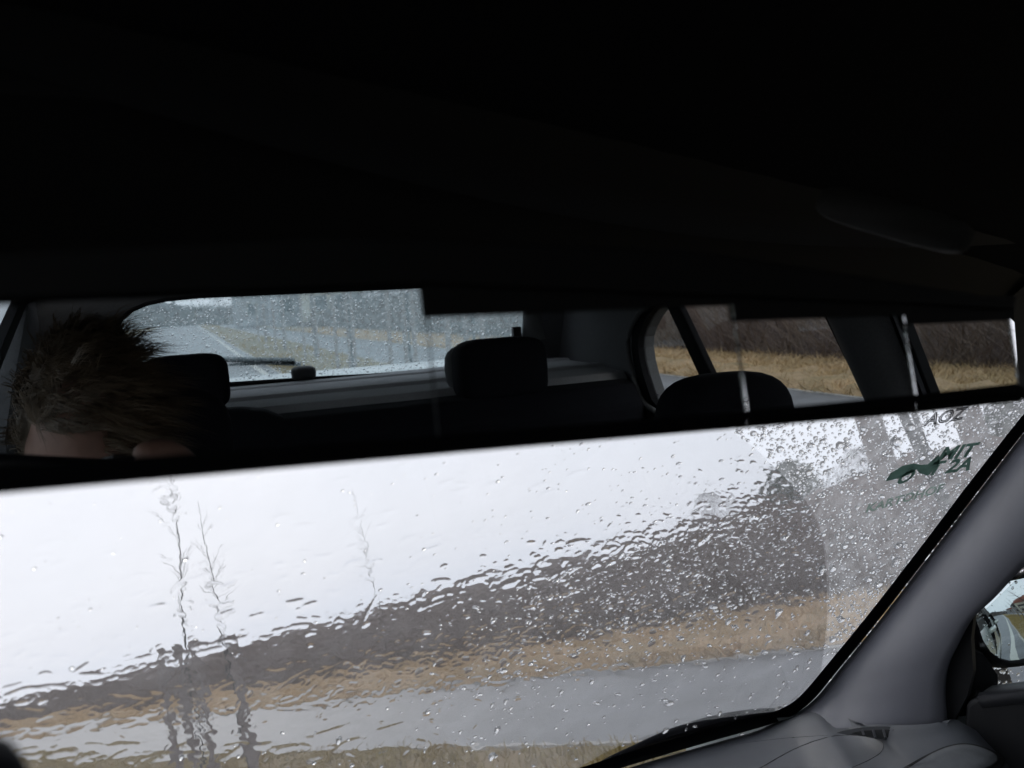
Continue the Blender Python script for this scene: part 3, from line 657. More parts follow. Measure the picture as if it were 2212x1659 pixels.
# cabin floor pan to keep the light out
q = MB(); q.box((XL-.04, -2.3, .28), (XR+.04, 1.1, .32)); q.build('floor_pan', M_black, car)
q = MB(); q.box((XL-.04, 1.06, .3), (XR+.0, 1.1, .80)); q.build('bulkhead', M_black, car)
# wiper at the foot of the windscreen
wa = [(1690, 1536), (1640, 1541), (1560, 1555), (1480, 1576), (1400, 1603), (1330, 1634), (1270, 1666), (1200, 1704)]
q = MB(); q.tube([EYE+(ws(*p[:2])-EYE)*1.02 for p in rsp([(*p, 0) for p in wa], 30)], [.004+.005*math.sin(math.pi*min(1, k/18)) for k in range(30)], 8); wp = q.build('wiper', M_wiper, car, smooth=True)
wb = [(1600, 1566), (1500, 1592), (1420, 1620), (1340, 1653), (1270, 1698)]
q = MB(); q.tube([EYE+(ws(*p[:2])-EYE)*1.015 for p in rsp([(*p, 0) for p in wb], 20)], .0035, 6); q.build('wiper_arm', M_rubber, wp, smooth=True)
# ---- seats
def seat(name, hx, hy, hz, w_, h_, d_, yb, zt_, label=None, back=True, sw=.48):
    s_ = sub(name, car)
    V, Fc = ell((hx, hy, hz), (w_/2, d_/2, h_/2), 28, 16, .45); hr = mesh('headrest', V, Fc, M_seat, s_, smooth=True)
    for dx in (-.05, .05):
        q = MB(); q.tube([(hx+dx, hy, hz-h_*.3), (hx+dx, hy+.01, zt_-.06)], .007, 8); q.build('headrest_post', M_steel, hr)
    if back:
        V, Fc = ell((hx, yb, zt_-.33), (sw/2, .09, .335), 28, 16, .5); mesh('backrest', V, Fc, M_seat, s_, smooth=True)
        V, Fc = ell((hx, yb+.28, zt_-.62), (sw/2, .27, .09), 28, 12, .5); mesh('seat_cushion', V, Fc, M_seat, s_, smooth=True)
    return s_
# rear bench
def span(px, Y): a = [mY(u, v, Y) for u, v in px]; return a
YR = -1.62
h1 = [mY(992, 795, YR), mY(1187, 795, YR), mY(1090, 731, YR), mY(1090, 872, YR)]
s1 = seat('rear_seat', (h1[0][0]+h1[1][0])/2, YR-.04, (h1[2][2]+h1[3][2])/2, h1[1][0]-h1[0][0], h1[2][2]-h1[3][2], .12, YR-.02, h1[3][2]-.002, sw=.52)
# back shell of that headrest, its pale grey stands in for reflected light
V, Fc = ell(((h1[0][0]+h1[1][0])/2-.004, YR-.10, (h1[2][2]+h1[3][2])/2+.006), ((h1[1][0]-h1[0][0])/2+.004, .03, (h1[2][2]-h1[3][2])/2-.014), 24, 12, .6); mesh('headrest_shell', V, Fc, M_seatback, s1, smooth=True)
h2 = [mY(305, 825, YR), mY(498, 825, YR), mY(420, 766, YR), mY(420, 890, YR)]
seat('rear_seat', (h2[0][0]+h2[1][0])/2, YR-.04, (h2[2][2]+h2[3][2])/2, h2[1][0]-h2[0][0], h2[2][2]-h2[3][2], .12, YR-.02, h2[3][2]-.004, sw=.52)
V, Fc = ell((.44, YR-.03, 1.2-.55), (.12, .085, .36), 20, 12, .5); mesh('centre_backrest', V, Fc, M_seat, car, smooth=True)
q = MB(); zf = mY(700, 884, -1.64)[2]
q.loft([[(X, -1.70, zf-.7), (X, -1.70, zf-.015), (X, -1.66, zf), (X, -1.60, zf-.01), (X, -1.56, zf-.06), (X, -1.50, zf-.5), (X, -1.05, zf-.5), (X, -1.05, zf-.7)] for X in np.linspace(XL+.01, XR-.04, 8)])
q.build('rear_bench', M_seat, car, bevel=.01)
# front passenger seat (plain high back) seen in the mirror
a_, b_, t_ = mX(1438, 905, .80), mX(1700, 890, .80), mX(1580, 806, .80)
fs = sub('front_seat', car)
ym = -.62
fa_ = [mY(1438, 905, ym), mY(1703, 890, ym), mY(1580, 806, ym), mY(1580, 930, ym)]
hx = (fa_[0][0]+fa_[1][0])/2; hw = (fa_[1][0]-fa_[0][0])/2
V, Fc = ell((hx, ym-.01, fa_[2][2]-.085), (hw, .055, .085), 28, 16, .62); mesh('headrest', V, Fc, M_seat, fs, smooth=True)
V, Fc = ell((hx, ym-.02, fa_[2][2]-.47), (.25, .07, .34), 28, 16, .5); mesh('backrest', V, Fc, M_seat, fs, smooth=True)
V, Fc = ell((hx, ym+.27, fa_[2][2]-.78), (.25, .27, .09), 28, 12, .5); mesh('seat_cushion', V, Fc, M_seat, fs, smooth=True)
ds = sub('driver_seat', car)
V, Fc = ell((-.01, -.87, 1.2-.10), (.13, .05, .085), 28, 16, .6); mesh('headrest', V, Fc, M_seat, ds, smooth=True)
V, Fc = ell((-.01, -.89, 1.2-.54), (.24, .07, .34), 28, 16, .5); mesh('backrest', V, Fc, M_seat, ds, smooth=True)
V, Fc = ell((-.01, -.56, 1.2-.84), (.24, .27, .09), 28, 12, .5); mesh('seat_cushion', V, Fc, M_seat, ds, smooth=True)
# child seat / belt parts beside the rear headrest
belt = [mX(1150, 662, 1.10), mX(1150, 700, 1.10)]
q = MB(); c0 = mY(1150, 655, -1.92); c1 = mY(1152, 735, -1.92); q.tube([c0+np.array([0.01, 0, .03]), c0, (c0+c1)/2+np.array([-.003, 0, 0]), c1], [.03, .028, .026, .034], 14); q.build('belt_guide', M_seatback, car, smooth=True)
q = MB(); c0 = mY(1116, 722, -1.92); q.box(c0-np.array([.012, .01, .02]), c0+np.array([.012, .01, .02])); q.build('belt_buckle', M_black, car, bevel=.004)
# crumpled plastic film on the shelf edge
M_film = mat('clear_wrap', (.45, .46, .48), .15, spec=1.)
q = MB(); R = random.Random(4)
P = [[mY(1170+10*i, 857+7*j+R.uniform(-3, 3), -1.66+.01*j)+np.array([0, 0, R.uniform(-.006, .008)]) for i in range(10)] for j in range(3)]
q.grid(P); o = q.build('plastic_wrap', M_film); tag(o, 'small crumpled strip of clear plastic beside the right rear headrest', 'wrapper')
V, Fc = slab([mY(1282, 862, -1.60), mY(1330, 860, -1.60), mY(1330, 918, -1.60), mY(1282, 920, -1.60)], (0, -.02, 0)); mesh('seat_pocket', V, Fc, M_trim, car, bevel=.004)

# ================================================================== rear-view mirror of several plates
mir = empty('rear_view_mirror', tuple(mpt(1106, 830))); tag(mir, 'wide panoramic rear-view mirror of stepped glass plates in a black housing', 'mirror')
off = .0
plates = [[(-260, 662), (916, 620), (946, 1000), (-260, 1075)], [(930, 680), (1586, 655), (1619, 940), (946, 1000)],
          [(1600, 690), (1952, 676), (1983, 905), (1617, 940)], [(1966, 697), (2183, 688), (2206, 880), (1981, 905)]]
plates = [[(-260, 662), (916, 620), (948, 958), (-260, 1046)], [(921, 680), (1581, 655), (1612, 900), (948, 958)],
          [(1588, 690), (1950, 676), (1978, 863), (1620, 900)], [(1956, 697), (2180, 688), (2203, 843), (1984, 863)]]
tiltk = [0, .0012, .0030, .0030]
for k, pl_ in enumerate(plates):
    pts = [mpt(*p) for p in pl_]; c = np.mean(pts, axis=0); e = nrm(pts[1]-pts[0]); up_ = nrm(np.cross(MN, e))
    # each plate is tipped very slightly about its long edge
    pts = [p+MN*(p-c)@up_*tiltk[k] for p in pts]
    n_ = nrm(np.cross(pts[1]-pts[0], pts[3]-pts[0])); n_ = n_ if n_@MN > 0 else -n_
    V, Fc = slab(pts, n_*.0004); mesh('mirror_plate', V, Fc, M_mirror, mir)
# chipped bright plate edges
M_chip = mat('chipped_glass_edge', (.95, .97, .96), .22, metal=1.)
def chips(u0, v0, u1, v1, wpx, seed, lo=0., nm=''):
    R = random.Random(seed); n = int(abs(v1-v0)/4); V = []; Fc = []
    for i in range(n+1):
        t = i/n; u = u0+(u1-u0)*t; v = v0+(v1-v0)*t
        a = wpx*(.5+.5*R.random())/2
        for s_ in (-1, 0, 1):
            V.append(mpt(u+s_*a+R.uniform(-.6, .6), v, .0001+.0003*R.random()*(s_ == 0)+.0001*R.random()))
    for i in range(n):
        k = 3*i; Fc += [(k, k+1, k+4), (k, k+4, k+3), (k+1, k+2, k+5), (k+1, k+5, k+4)]
    mesh('plate_edge', V, Fc, M_chip if nm == '' else nm, mir)
M_chipd = mat('dull_glass_edge', (.10, .105, .11), .4)
chips(917, 618, 948, 955, 4, 1, nm=M_chipd)
chips(1582.4, 654, 1613.5, 898, 1.6, 2); chips(1950.5, 676, 1978.5, 862, 1.6, 3); chips(2180, 688, 2202, 842, 3, 4)
# housing: back shell, lower lip, black steps above the plates
def mb_prism(name, px, o0, o1, m=M_hood, **kw):
    V = [mpt(*p, o0) for p in px]+[mpt(*p, o1) for p in px]; n = len(px)
    Fc = [tuple(range(n)), tuple(range(2*n-1, n-1, -1))]+[(i, i+n, (i+1) % n+n, (i+1) % n) for i in range(n)]
    return mesh(name, V, Fc, m, mir, **kw)
mb_prism('housing', [(-280, 560), (700, 520), (1580, 580), (1613, 897), (1613, 924), (1106, 968), (-280, 1092)], -.0035, -.014)
mb_prism('housing', [(1579, 580), (1942, 620), (1977.5, 862), (1979, 892), (1613.4, 924), (1613.4, 901), (1619, 900)], -.0035, -.014)
mb_prism('housing', [(1949, 620), (2176, 650), (2205, 840), (2207, 866), (1979.4, 892), (1978.4, 866), (1984, 866)], -.0035, -.014)
mb_prism('lower_lip', [(-280, 1022), (0, 1008), (945, 942), (1615, 887), (1980, 852), (2195, 828), (2213, 838), (2222, 857), (2222, 850), (1980, 873), (1106, 960), (0, 1061), (-280, 1087)], .0045, -.006, M_rubber, bevel=.0008)
mb_prism('step_cover', [(914, 600), (914, 619), (921, 683), (1584, 657), (1583, 600)], .0012, -.003)
mb_prism('step_cover', [(1583, 630), (1583, 655), (1588, 692), (1953, 679), (1951, 640)], .0012, -.003)
mb_prism('step_cover', [(1951, 640), (1952, 678), (1957, 700), (2184, 690), (2196, 640)], .0012, -.003)
mb_prism('top_hood', [(-280, 560), (700, 510), (1500, 540), (2190, 650), (2190, 668), (1955, 655), (1585, 640), (916, 612), (-280, 655)], .004, -.02, bevel=.001)
# ================================================================== water on the windscreen
def drops(name, u, v, L, B, ang, curv, hgt, m, parent, surf=wsv, normal=wsn, rings=8, lift=.0014, label=None, soft=False):
    """domes of water: u, v centre, L, B half sizes along/across, curv bends them into crescents, hgt height in metres"""
    n = len(u); q = np.linspace(0, 2*np.pi, rings, endpoint=False)
    def loop(sc):
        x = np.cos(q)[None]*L[:, None]*sc; y = np.sin(q)[None]*B[:, None]*sc
        y = y+curv[:, None]*(x/np.maximum(L[:, None], .1))**2*L[:, None]
        ca, sa = np.cos(ang)[:, None], np.sin(ang)[:, None]
        return u[:, None]+x*ca-y*sa, v[:, None]+x*sa+y*ca
    lv = []
    for sc, hh in (((1., 0.), (.82, .2), (.48, .72)) if soft else ((1., 0.), (.97, .25), (.62, .82))):
        a, b = loop(sc); P = surf(a, b); N = normal(P); lv.append(P+N*(lift+hh*hgt[:, None, None]))
    P = surf(u, v); N = normal(P); top = P+N*(lift+hgt[:, None]); bot = P+N*lift
    V = np.concatenate([lv[0], lv[1], lv[2], top[:, None], bot[:, None]], 1)
    k = rings; F1 = []
    for j in range(k):
        j2 = (j+1) % k
        F1 += [(j, j2, k+j2), (j, k+j2, k+j), (k+j, k+j2, 2*k+j2), (k+j, 2*k+j2, 2*k+j), (2*k+j, 2*k+j2, 3*k), (j2, j, 3*k+1)]
    F1 = np.array(F1, np.int32); per = 3*k+2
    Fa = (F1[None]+(np.arange(n)*per)[:, None, None]).reshape(-1)
    V = V.reshape(-1, 3)
    off = Vector((0, 0, 0)); p = parent
    while p is not None: off += p.location; p = p.parent
    V = V-np.array(off)
    me = bpy.data.meshes.new(name); me.vertices.add(len(V)); me.vertices.foreach_set('co', V.ravel())
    nf = len(Fa)//3; me.loops.add(nf*3); me.loops.foreach_set('vertex_index', Fa)
    me.polygons.add(nf); me.polygons.foreach_set('loop_start', np.arange(0, nf*3, 3, dtype=np.int32))
    me.polygons.foreach_set('use_smooth', np.ones(nf, bool))
    me.materials.append(m); me.update(calc_edges=True)
    o = bpy.data.objects.new(name, me); COL.objects.link(o); o.parent = parent; return tag(o, label, kind='stuff')
arc_pts = np.array([(1560, 915), (1640, 975), (1700, 1035), (1745, 1085), (1768, 1130), (1783, 1185), (1790, 1260), (1789, 1330), (1783, 1400), (1770, 1480)], float)
def arc_u(v): return np.interp(v, arc_pts[:, 1], arc_pts[:, 0])
def edge_u(v): return np.interp(v, [860, 1660], [2260, 1640])
# clouded area the wiper does not reach
P = []
for v in np.linspace(770, 1470, 66):
    a = arc_u(v); b = np.interp(v, [770, 893, 1035, 1180, 1322, 1432, 1486], [2330, 2225, 2112, 2002, 1892, 1802, 1757])
    P.append([EYE+(ws(a+(b-a)*t, v)-EYE)*1.0015 for t in np.linspace(0, 1, 24)])
q = MB(); q.grid(P); tag(q.build('mist_film', M_haze1, wsc, smooth=True), 'greyish mist left beside the wiped arc', kind='stuff')
# thin mist in the wiped area above the roads
P = []
for k in range(40):
    v = 900+800*k/39; b = arc_u(v) if v < 1470 else edge_u(v); row = []
    for t in np.linspace(0, 1, 50):
        u = -200+(b+200)*t; vm = float(np.interp(u, [1180, 1330, 1480, 1600, 1690], [1700, 1612, 1562, 1545, 1535])); row.append(EYE+(ws(u, min(v, vm))-EYE)*1.001)
    P.append(row)
q = MB(); q.grid(P); tag(q.build('wiped_water_film', M_haze2, wsc, smooth=True), kind='stuff')
# 1. crescent ripples left by the wiper
def pts_where(n, fn, lo=(-60, 860), hi=(2260, 1700)):
    U = []; Vv = []
    tot = 0
    while tot < n:
        u = rng.uniform(lo[0], hi[0], n*2); v = rng.uniform(lo[1], hi[1], n*2)
        p = fn(u, v); k = rng.random(n*2) < p; U.append(u[k]); Vv.append(v[k]); tot += k.sum()
    return np.concatenate(U)[:n], np.concatenate(Vv)[:n]
inside = lambda u, v: (u < arc_u(v)-4) | (v < 905)
def skyline(u): return np.interp(u, [-60, 0, 500, 800, 1000, 1300, 1500, 1700, 1800], [1560, 1540, 1440, 1390, 1320, 1200, 1140, 1075, 1050])
def d_ripple(u, v):
    b = v-skyline(u)                                       # below the dark band's upper edge
    w_ = np.exp(-(np.clip(b-60, 0, 1e9)/110)**2)*np.exp(-(np.clip(-b, 0, 1e9)/75)**2)
    return np.where((u < 1775) & inside(u, v), w_, 0)
HU0, HV0, HW_, HH_ = -80, 880, 1960, 830
H = np.zeros((HH_, HW_))
def mpp(u, v):                                           # metres on the glass per picture unit
    p = wsv(np.array([u, u+4.]), np.array([v, v])); return np.linalg.norm(p[1]-p[0])/4
def splat(u, v, L, B, ang, curv, amp, asym=.55):
    r = int(L*1.5+B*2+4); iu, iv = int(u-HU0), int(v-HV0)
    a0, a1, b0, b1 = max(iu-r, 0), min(iu+r, HW_), max(iv-r, 0), min(iv+r, HH_)
    if a1 <= a0 or b1 <= b0: return
    X, Y = np.meshgrid(np.arange(a0, a1)+HU0-u, np.arange(b0, b1)+HV0-v)
    x = X*math.cos(ang)+Y*math.sin(ang); y = -X*math.sin(ang)+Y*math.cos(ang)
    y = y-curv*x*x/L
    bb = np.where(y < 0, B*(1-asym), B*(1+asym))
    H[b0:b1, a0:a1] = np.maximum(H[b0:b1, a0:a1], amp*np.exp(-(x/L)**4-(y/bb)**2))
def smooth_noise(sx, sy, seed, ang=0.):
    g_ = np.random.default_rng(seed); n = g_.normal(size=(HH_//sy+4, HW_//sx+4))
    yy = np.arange(HH_)/sy; xx = np.arange(HW_)/sx
    i = yy.astype(int); j = xx.astype(int); fy = (yy-i)[:, None]; fx = (xx-j)[None]; fy = fy*fy*(3-2*fy); fx = fx*fx*(3-2*fx)
    return (n[i][:, j]*(1-fy)*(1-fx)+n[i+1][:, j]*fy*(1-fx)+n[i][:, j+1]*(1-fy)*fx+n[i+1][:, j+1]*fy*fx)
u, v = pts_where(6500, d_ripple)
for a, b in zip(u, v):
    m_ = mpp(a, b); L = np.interp(a, [0, 500, 1100, 1800], [7, 6.2, 5.6, 4.6])*rng.uniform(.3, 1.6); B = L*rng.uniform(.16, .34)
    sl_ = np.interp(a, [0, 600, 1200, 1800], [.011, .025, .075, .11])*(.25+4.2*rng.random()**3)
    splat(a, b, L, B, math.radians(rng.normal(-16, 20)-(30 if rng.random() < .12 else 0)), rng.uniform(-.1, .5), sl_*B*m_)
u, v = pts_where(520, lambda u, v: np.where((v > skyline(u)-60) & (u < 900), np.exp(-np.clip(u-300, 0, 900)/260), 0))
for a, b in zip(u, v):                                   # wide soft smears at the lower left
    L = rng.uniform(14, 46); B = L*rng.uniform(.12, .24); splat(a, b, L, B, math.radians(rng.normal(-11, 9)), rng.uniform(-.15, .2), rng.uniform(.006, .026)*B*mpp(a, b))
u, v = pts_where(340, lambda u, v: np.where((u < 1250) & (v < skyline(u)) & (v > 930), 1-u/1700, 0))
for a, b in zip(u, v):                                   # faint smears over the pale sky
    L = rng.uniform(6, 24); B = L*rng.uniform(.15, .3); splat(a, b, L, B, math.radians(rng.normal(-13, 9)), rng.uniform(-.1, .3), rng.uniform(.01, .10)*B*mpp(a, b))
for k in range(14):                                      # long wiper streaks
    a, b = rng.uniform(500, 1700), 0; b = skyline(a)+rng.uniform(-90, 120); L = rng.uniform(25, 70)
    splat(a, b, L, rng.uniform(1.6, 3), math.radians(rng.normal(-42, 14)), rng.uniform(-.1, .1), rng.uniform(.05, .13)*2*mpp(a, b))
vv = np.arange(HH_)[:, None]+HV0; uu_ = np.arange(HW_)[None]+HU0
mmap = np.interp(uu_, [-80, 1880], [mpp(0, 1300), mpp(1800, 1300)])
wet = np.exp(-((vv-skyline(uu_.ravel())[None]-60)/190)**2)*.8+.2
H += mmap*wet*(smooth_noise(30, 12, 1)*.028+smooth_noise(11, 6, 2)*.018+smooth_noise(70, 30, 3)*.05)
st = 2.5; gu = np.arange(HU0+2, HU0+HW_-4, st); gv = np.arange(HV0+2, HV0+HH_-4, st)
GU, GV = np.meshgrid(gu, gv); arc_l = np.where(GV < 1480, arc_u(GV), np.interp(GV, [1480, 1700], [1770, 1560]))-1
t_ = np.clip((GU-gu[0])/(gu[-1]-gu[0]), 0, 1); GU = gu[0]+t_*(arc_l-gu[0])       # the film ends where the wiper turned back
Hs = H[np.clip((GV-HV0).astype(int), 0, HH_-1), np.clip((GU-HU0).astype(int), 0, HW_-1)]
Pin = wsv(GU, GV); Nn = wsn(Pin); Po = Pin+Nn*(.0009+np.maximum(Hs, -.0003))[..., None]; Pi = Pin+Nn*.0005
def big_grid(name, Pg, m, parent, flip=False, kind='stuff'):
    r_, c_ = Pg.shape[:2]; off = Vector((0, 0, 0)); p = parent
    while p is not None: off += p.location; p = p.parent
    idx = np.arange(r_*c_, dtype=np.int32).reshape(r_, c_); q4 = np.stack([idx[:-1, :-1], idx[:-1, 1:], idx[1:, 1:], idx[1:, :-1]], -1).reshape(-1, 4)
    if flip: q4 = q4[:, ::-1]
    return Pg.reshape(-1, 3)-np.array(off), q4
Vo, Qo = big_grid('', Po, None, wsc); Vi, Qi = big_grid('', Pi, None, wsc, True)
r0 = np.cross(Po[0, 1]-Po[0, 0], Po[1, 0]-Po[0, 0])@Nn[0, 0]
if r0 < 0: Qo = Qo[:, ::-1]; Qi = Qi[:, ::-1]
Vall = np.concatenate([Vo, Vi]); Qall = np.ascontiguousarray(np.concatenate([Qo, Qi+len(Vo)])).astype(np.int32)
me = bpy.data.meshes.new('water_film'); me.vertices.add(len(Vall)); me.vertices.foreach_set('co', Vall.ravel())
me.loops.add(Qall.size); me.loops.foreach_set('vertex_index', Qall.ravel()); me.polygons.add(len(Qall))
me.polygons.foreach_set('loop_start', np.arange(0, Qall.size, 4, dtype=np.int32)); me.polygons.foreach_set('use_smooth', np.ones(len(Qall), bool))
me.materials.append(M_drop); me.update(calc_edges=True)
o = bpy.data.objects.new('water_film', me); COL.objects.link(o); o.parent = wsc; tag(o, 'rippled film of rain water left by the wiper', kind='stuff')
# 2. sparse small drops over the pale sky part
def d_sky(u, v):
    b = skyline(u)-v
    return np.where(inside(u, v) & (b > 20), np.interp(u, [0, 700, 1200, 1700], [.10, .12, .35, 1.])*np.exp(-b/420), 0)
u, v = pts_where(420, d_sky); sz = rng.gamma(3., .75, len(u))+1.2
drops('small_raindrops', u, v, sz, sz*rng.uniform(.28, .5, len(u)), np.radians(rng.normal(-22, 14, len(u))), rng.uniform(-.1, .5, len(u)), sz*rng.uniform(.00005, .00012, len(u)), M_drop, wsc, soft=True)
# 5. fine beads: dark heather part, and all over the unwiped glass
u, v = pts_where(1800, lambda u, v: np.where(inside(u, v) & (u > 900) & (v > skyline(u)), np.clip((u-900)/600, 0, 1)*np.exp(-np.clip(v-skyline(u)-170, 0, 1e9)/75), 0)); sz = rng.gamma(3., .5, len(u))+1.
drops('fine_beads', u, v, sz*1.25, sz*.6, np.radians(rng.normal(-25, 22, len(u))), rng.uniform(0, .4, len(u)), sz*.00022, M_drop, wsc, rings=7)
u, v = pts_where(5600, lambda u, v: np.where((u > arc_u(v)+2) & (v < 1500) & (v > 880) | ((v < 950) & (u > 1600)), np.interp(v, [880, 1380, 1500], [1, .8, .15]), 0), lo=(1500, 860), hi=(2260, 1500)); sz = rng.gamma(3., .6, len(u))+.9
sz = np.where(rng.random(len(u)) < .05, sz*2.2, sz)
drops('beads_on_unwiped_glass', u, v, sz, sz*.72, np.radians(rng.normal(-35, 25, len(u))), rng.uniform(0, .3, len(u)), sz*.00030, M_drop, wsc, rings=7)
# 6. scattered beads over the road part
u, v = pts_where(420, lambda u, v: np.where((v > skyline(u)+150), np.interp(u, [0, 900, 1700], [.2, .7, 1]), 0)); sz = rng.gamma(2.5, 1.0, len(u))+1.8
drops('scattered_raindrops', u, v, sz*1.2, sz*.62, np.radians(rng.normal(-35, 20, len(u))), rng.uniform(0, .4, len(u)), sz*.00025, M_drop, wsc)
# 7. beads on the rear window and on the side glass
def rwv(u, v):
    c = np.stack([(u-CX)/f_px, -(v-CY)/f_px, -np.ones_like(u)], -1); c /= np.linalg.norm(c, axis=-1, keepdims=True)
    d = c @ W3.T; P = EYE+d*(MD/(d@MN))[..., None]; r = d-2*(d@MN)[..., None]*MN
    p0 = RW0+np.array([0, -.036, 0]); return P+r*(((p0-P)@RWN)/(r@RWN))[..., None]
def rwn(P): return np.broadcast_to(-RWN, P.shape)
from math import pi
rpoly = np.array(ri_px, float)
def inpoly(u, v, poly):
    c = np.zeros(u.shape, bool); n = len(poly)
    for i in range(n):
        x1, y1 = poly[i-1]; x2, y2 = poly[i]
        if y1 == y2: continue
        cr = ((y1 > v) != (y2 > v)) & (u < (x2-x1)*(v-y1)/(y2-y1)+x1); c ^= cr
    return c
u, v = pts_where(7500, lambda u, v: inpoly(u, v, rpoly)*1., lo=(230, 600), hi=(1180, 845)); sz = rng.gamma(2., .34, len(u))+.5
drops('beads_on_rear_window', u, v, sz, sz*.9, rng.uniform(0, 3, len(u)), np.zeros(len(u)), sz*.0009, M_drop, rwin, rwv, rwn, 6)

# ------------------------------------------------------------------ lettering on the windscreen
def lettering(name, text, o, ex, ey, m, size=1., outline=False, bold=.0, lift=.998):
    """flat letters cut from film: baseline origin o, ex = one em along, ey = one em up (picture units), laid on the glass"""
    cu = bpy.data.curves.new('t', 'FONT'); cu.body = text; cu.size = 1; cu.offset = bold; cu.resolution_u = 3
    if outline: cu.fill_mode = 'NONE'; cu.bevel_depth = .035; cu.bevel_resolution = 0
    tmp = bpy.data.objects.new('t', cu); COL.objects.link(tmp)
    dg = bpy.context.evaluated_depsgraph_get(); me = bpy.data.meshes.new_from_object(tmp.evaluated_get(dg))
    bpy.data.objects.remove(tmp); bm = bmesh.new(); bm.from_mesh(me)
    bmesh.ops.triangulate(bm, faces=bm.faces)
    V = []; 
    for q_ in bm.verts:
        u_ = o[0]+ex[0]*q_.co.x+ey[0]*q_.co.y; v_ = o[1]+ex[1]*q_.co.x+ey[1]*q_.co.y
        V.append(EYE+(ws(u_, v_)-EYE)*(lift-.0005*(q_.co.z > 0)))
    Fc = [tuple(x.index for x in fc.verts) for fc in bm.faces]; bm.free()
    return mesh(name, V, Fc, m, wsc)
lettering('lettering', 'MIT', (2022, 996), (47, -7), (27, -42), M_stick, bold=.035)
lettering('lettering', 'T 2A', (2000, 1027), (45, -6), (26, -41), M_stick, bold=.035)
lettering('lettering', 'O', (1932, 1048), (42, -12), (26, -38), M_stick, bold=.04)
lettering('lettering', 'KARTOHOF', (1868, 1108), (31, -8.5), (10, -26), M_stick3, bold=.03)
lettering('lettering', 'AOZ', (1996, 920), (38, -7), (20, -38), M_stick2, outline=True)
sh = [(1912, 1040), (1924, 1022), (1950, 1006), (1975, 1001), (1990, 1004), (2004, 1003), (2018, 990), (2029, 981), (2029, 1000), (2016, 1016), (2004, 1028), (1986, 1022), (1980, 1014), (1962, 1026), (1940, 1034)]
q = MB(); q.V = [tuple(EYE+(ws(*p)-EYE)*.9975) for p in sh]; q.F = [tuple(range(len(sh)))]; q.build('sticker_emblem', M_stick, wsc)
# small print on the quarter light
for i in range(4):
    a = mX(1413, 851+6*i, XW+.02); 
    q = MB()
    for k in range(3):
        c0 = mX(1411+5*k, 851+6*i+1.2*k, XW+.019); q.box(c0-np.array([.0004, .0035, .0013]), c0+np.array([.0004, .0035, .0013]))
    q.build('window_print', M_stick2, rdoor)

# ================================================================== wing mirror outside the door
wm = sub('wing_mirror', car)
WX = 1.36
oc = EYE+ray(2185, 1340)*1.50                       # centre of its glass
view = nrm(oc-EYE); refl = nrm(np.array([.10, -.97, -.045]))
wn = nrm(view-refl)                                 # normal away from the glass is -wn
d0 = oc
def wmp(u, v, o=0.):
    d = ray(u, v); return EYE+d*(((oc-EYE)@wn)/(d@wn))-wn*o
gp = [(2098, 1312), (2112, 1285), (2128, 1270), (2150, 1262), (2212, 1249), (2300, 1234), (2360, 1228), (2385, 1260), (2380, 1330), (2350, 1380), (2290, 1405), (2212, 1424), (2180, 1427), (2158, 1421), (2136, 1405), (2120, 1380), (2108, 1345)]
c = np.mean(np.array(gp, float), axis=0)
q = MB(); q.loft([[wmp(*(c+(np.array(p, float)-c)*sc), .0045*(1-sc*sc)) for p in gp] for sc in np.linspace(1, .02, 14)], caps=False); k = len(q.V)-len(gp); q.F.append(tuple(range(k, k+len(gp))))
q.build('glass', M_wingm, wm, smooth=True)
def lp(sc, o): return [wmp(*(c+(np.array(p, float)-c)*sc), o) for p in gp]
q = MB(); q.loft([lp(1.0, -.004), lp(1.02, .003), lp(1.08, .012), lp(1.14, .006), lp(1.17, -.01), lp(1.13, -.05), lp(.85, -.085), lp(.4, -.10)], caps=False)
k = len(q.V)-len(gp); q.F.append(tuple(range(k, k+len(gp)))); q.build('housing', M_rubber, wm, smooth=True)
q = MB(); a = wmp(2128, 1430, -.04); q.tube([dX(2075, 1470, 1.19), (dX(2075, 1470, 1.19)+a)/2+np.array([0, 0, -.01]), a], [.045, .035, .03], 10); q.build('arm', M_rubber, wm, smooth=True)
# a few drops on the wing mirror glass
def wmv(u, v):
    cc_ = np.stack([(u-CX)/f_px, -(v-CY)/f_px, -np.ones_like(u)], -1); cc_ /= np.linalg.norm(cc_, axis=-1, keepdims=True)
    d = cc_ @ W3.T; return EYE+d*(((oc-EYE)@wn)/(d@wn))[..., None]
u, v = pts_where(220, lambda u, v: inpoly(u, v, np.array(gp, float))*1., lo=(2090, 1225), hi=(2380, 1430)); sz = rng.gamma(2., .6, len(u))+.7
drops('mirror_raindrops', u, v, sz, sz*.7, rng.uniform(0, 3, len(u)), np.zeros(len(u)), sz*.0004, M_drop, wm, wmv, lambda P: np.broadcast_to(-wn, P.shape), 6)

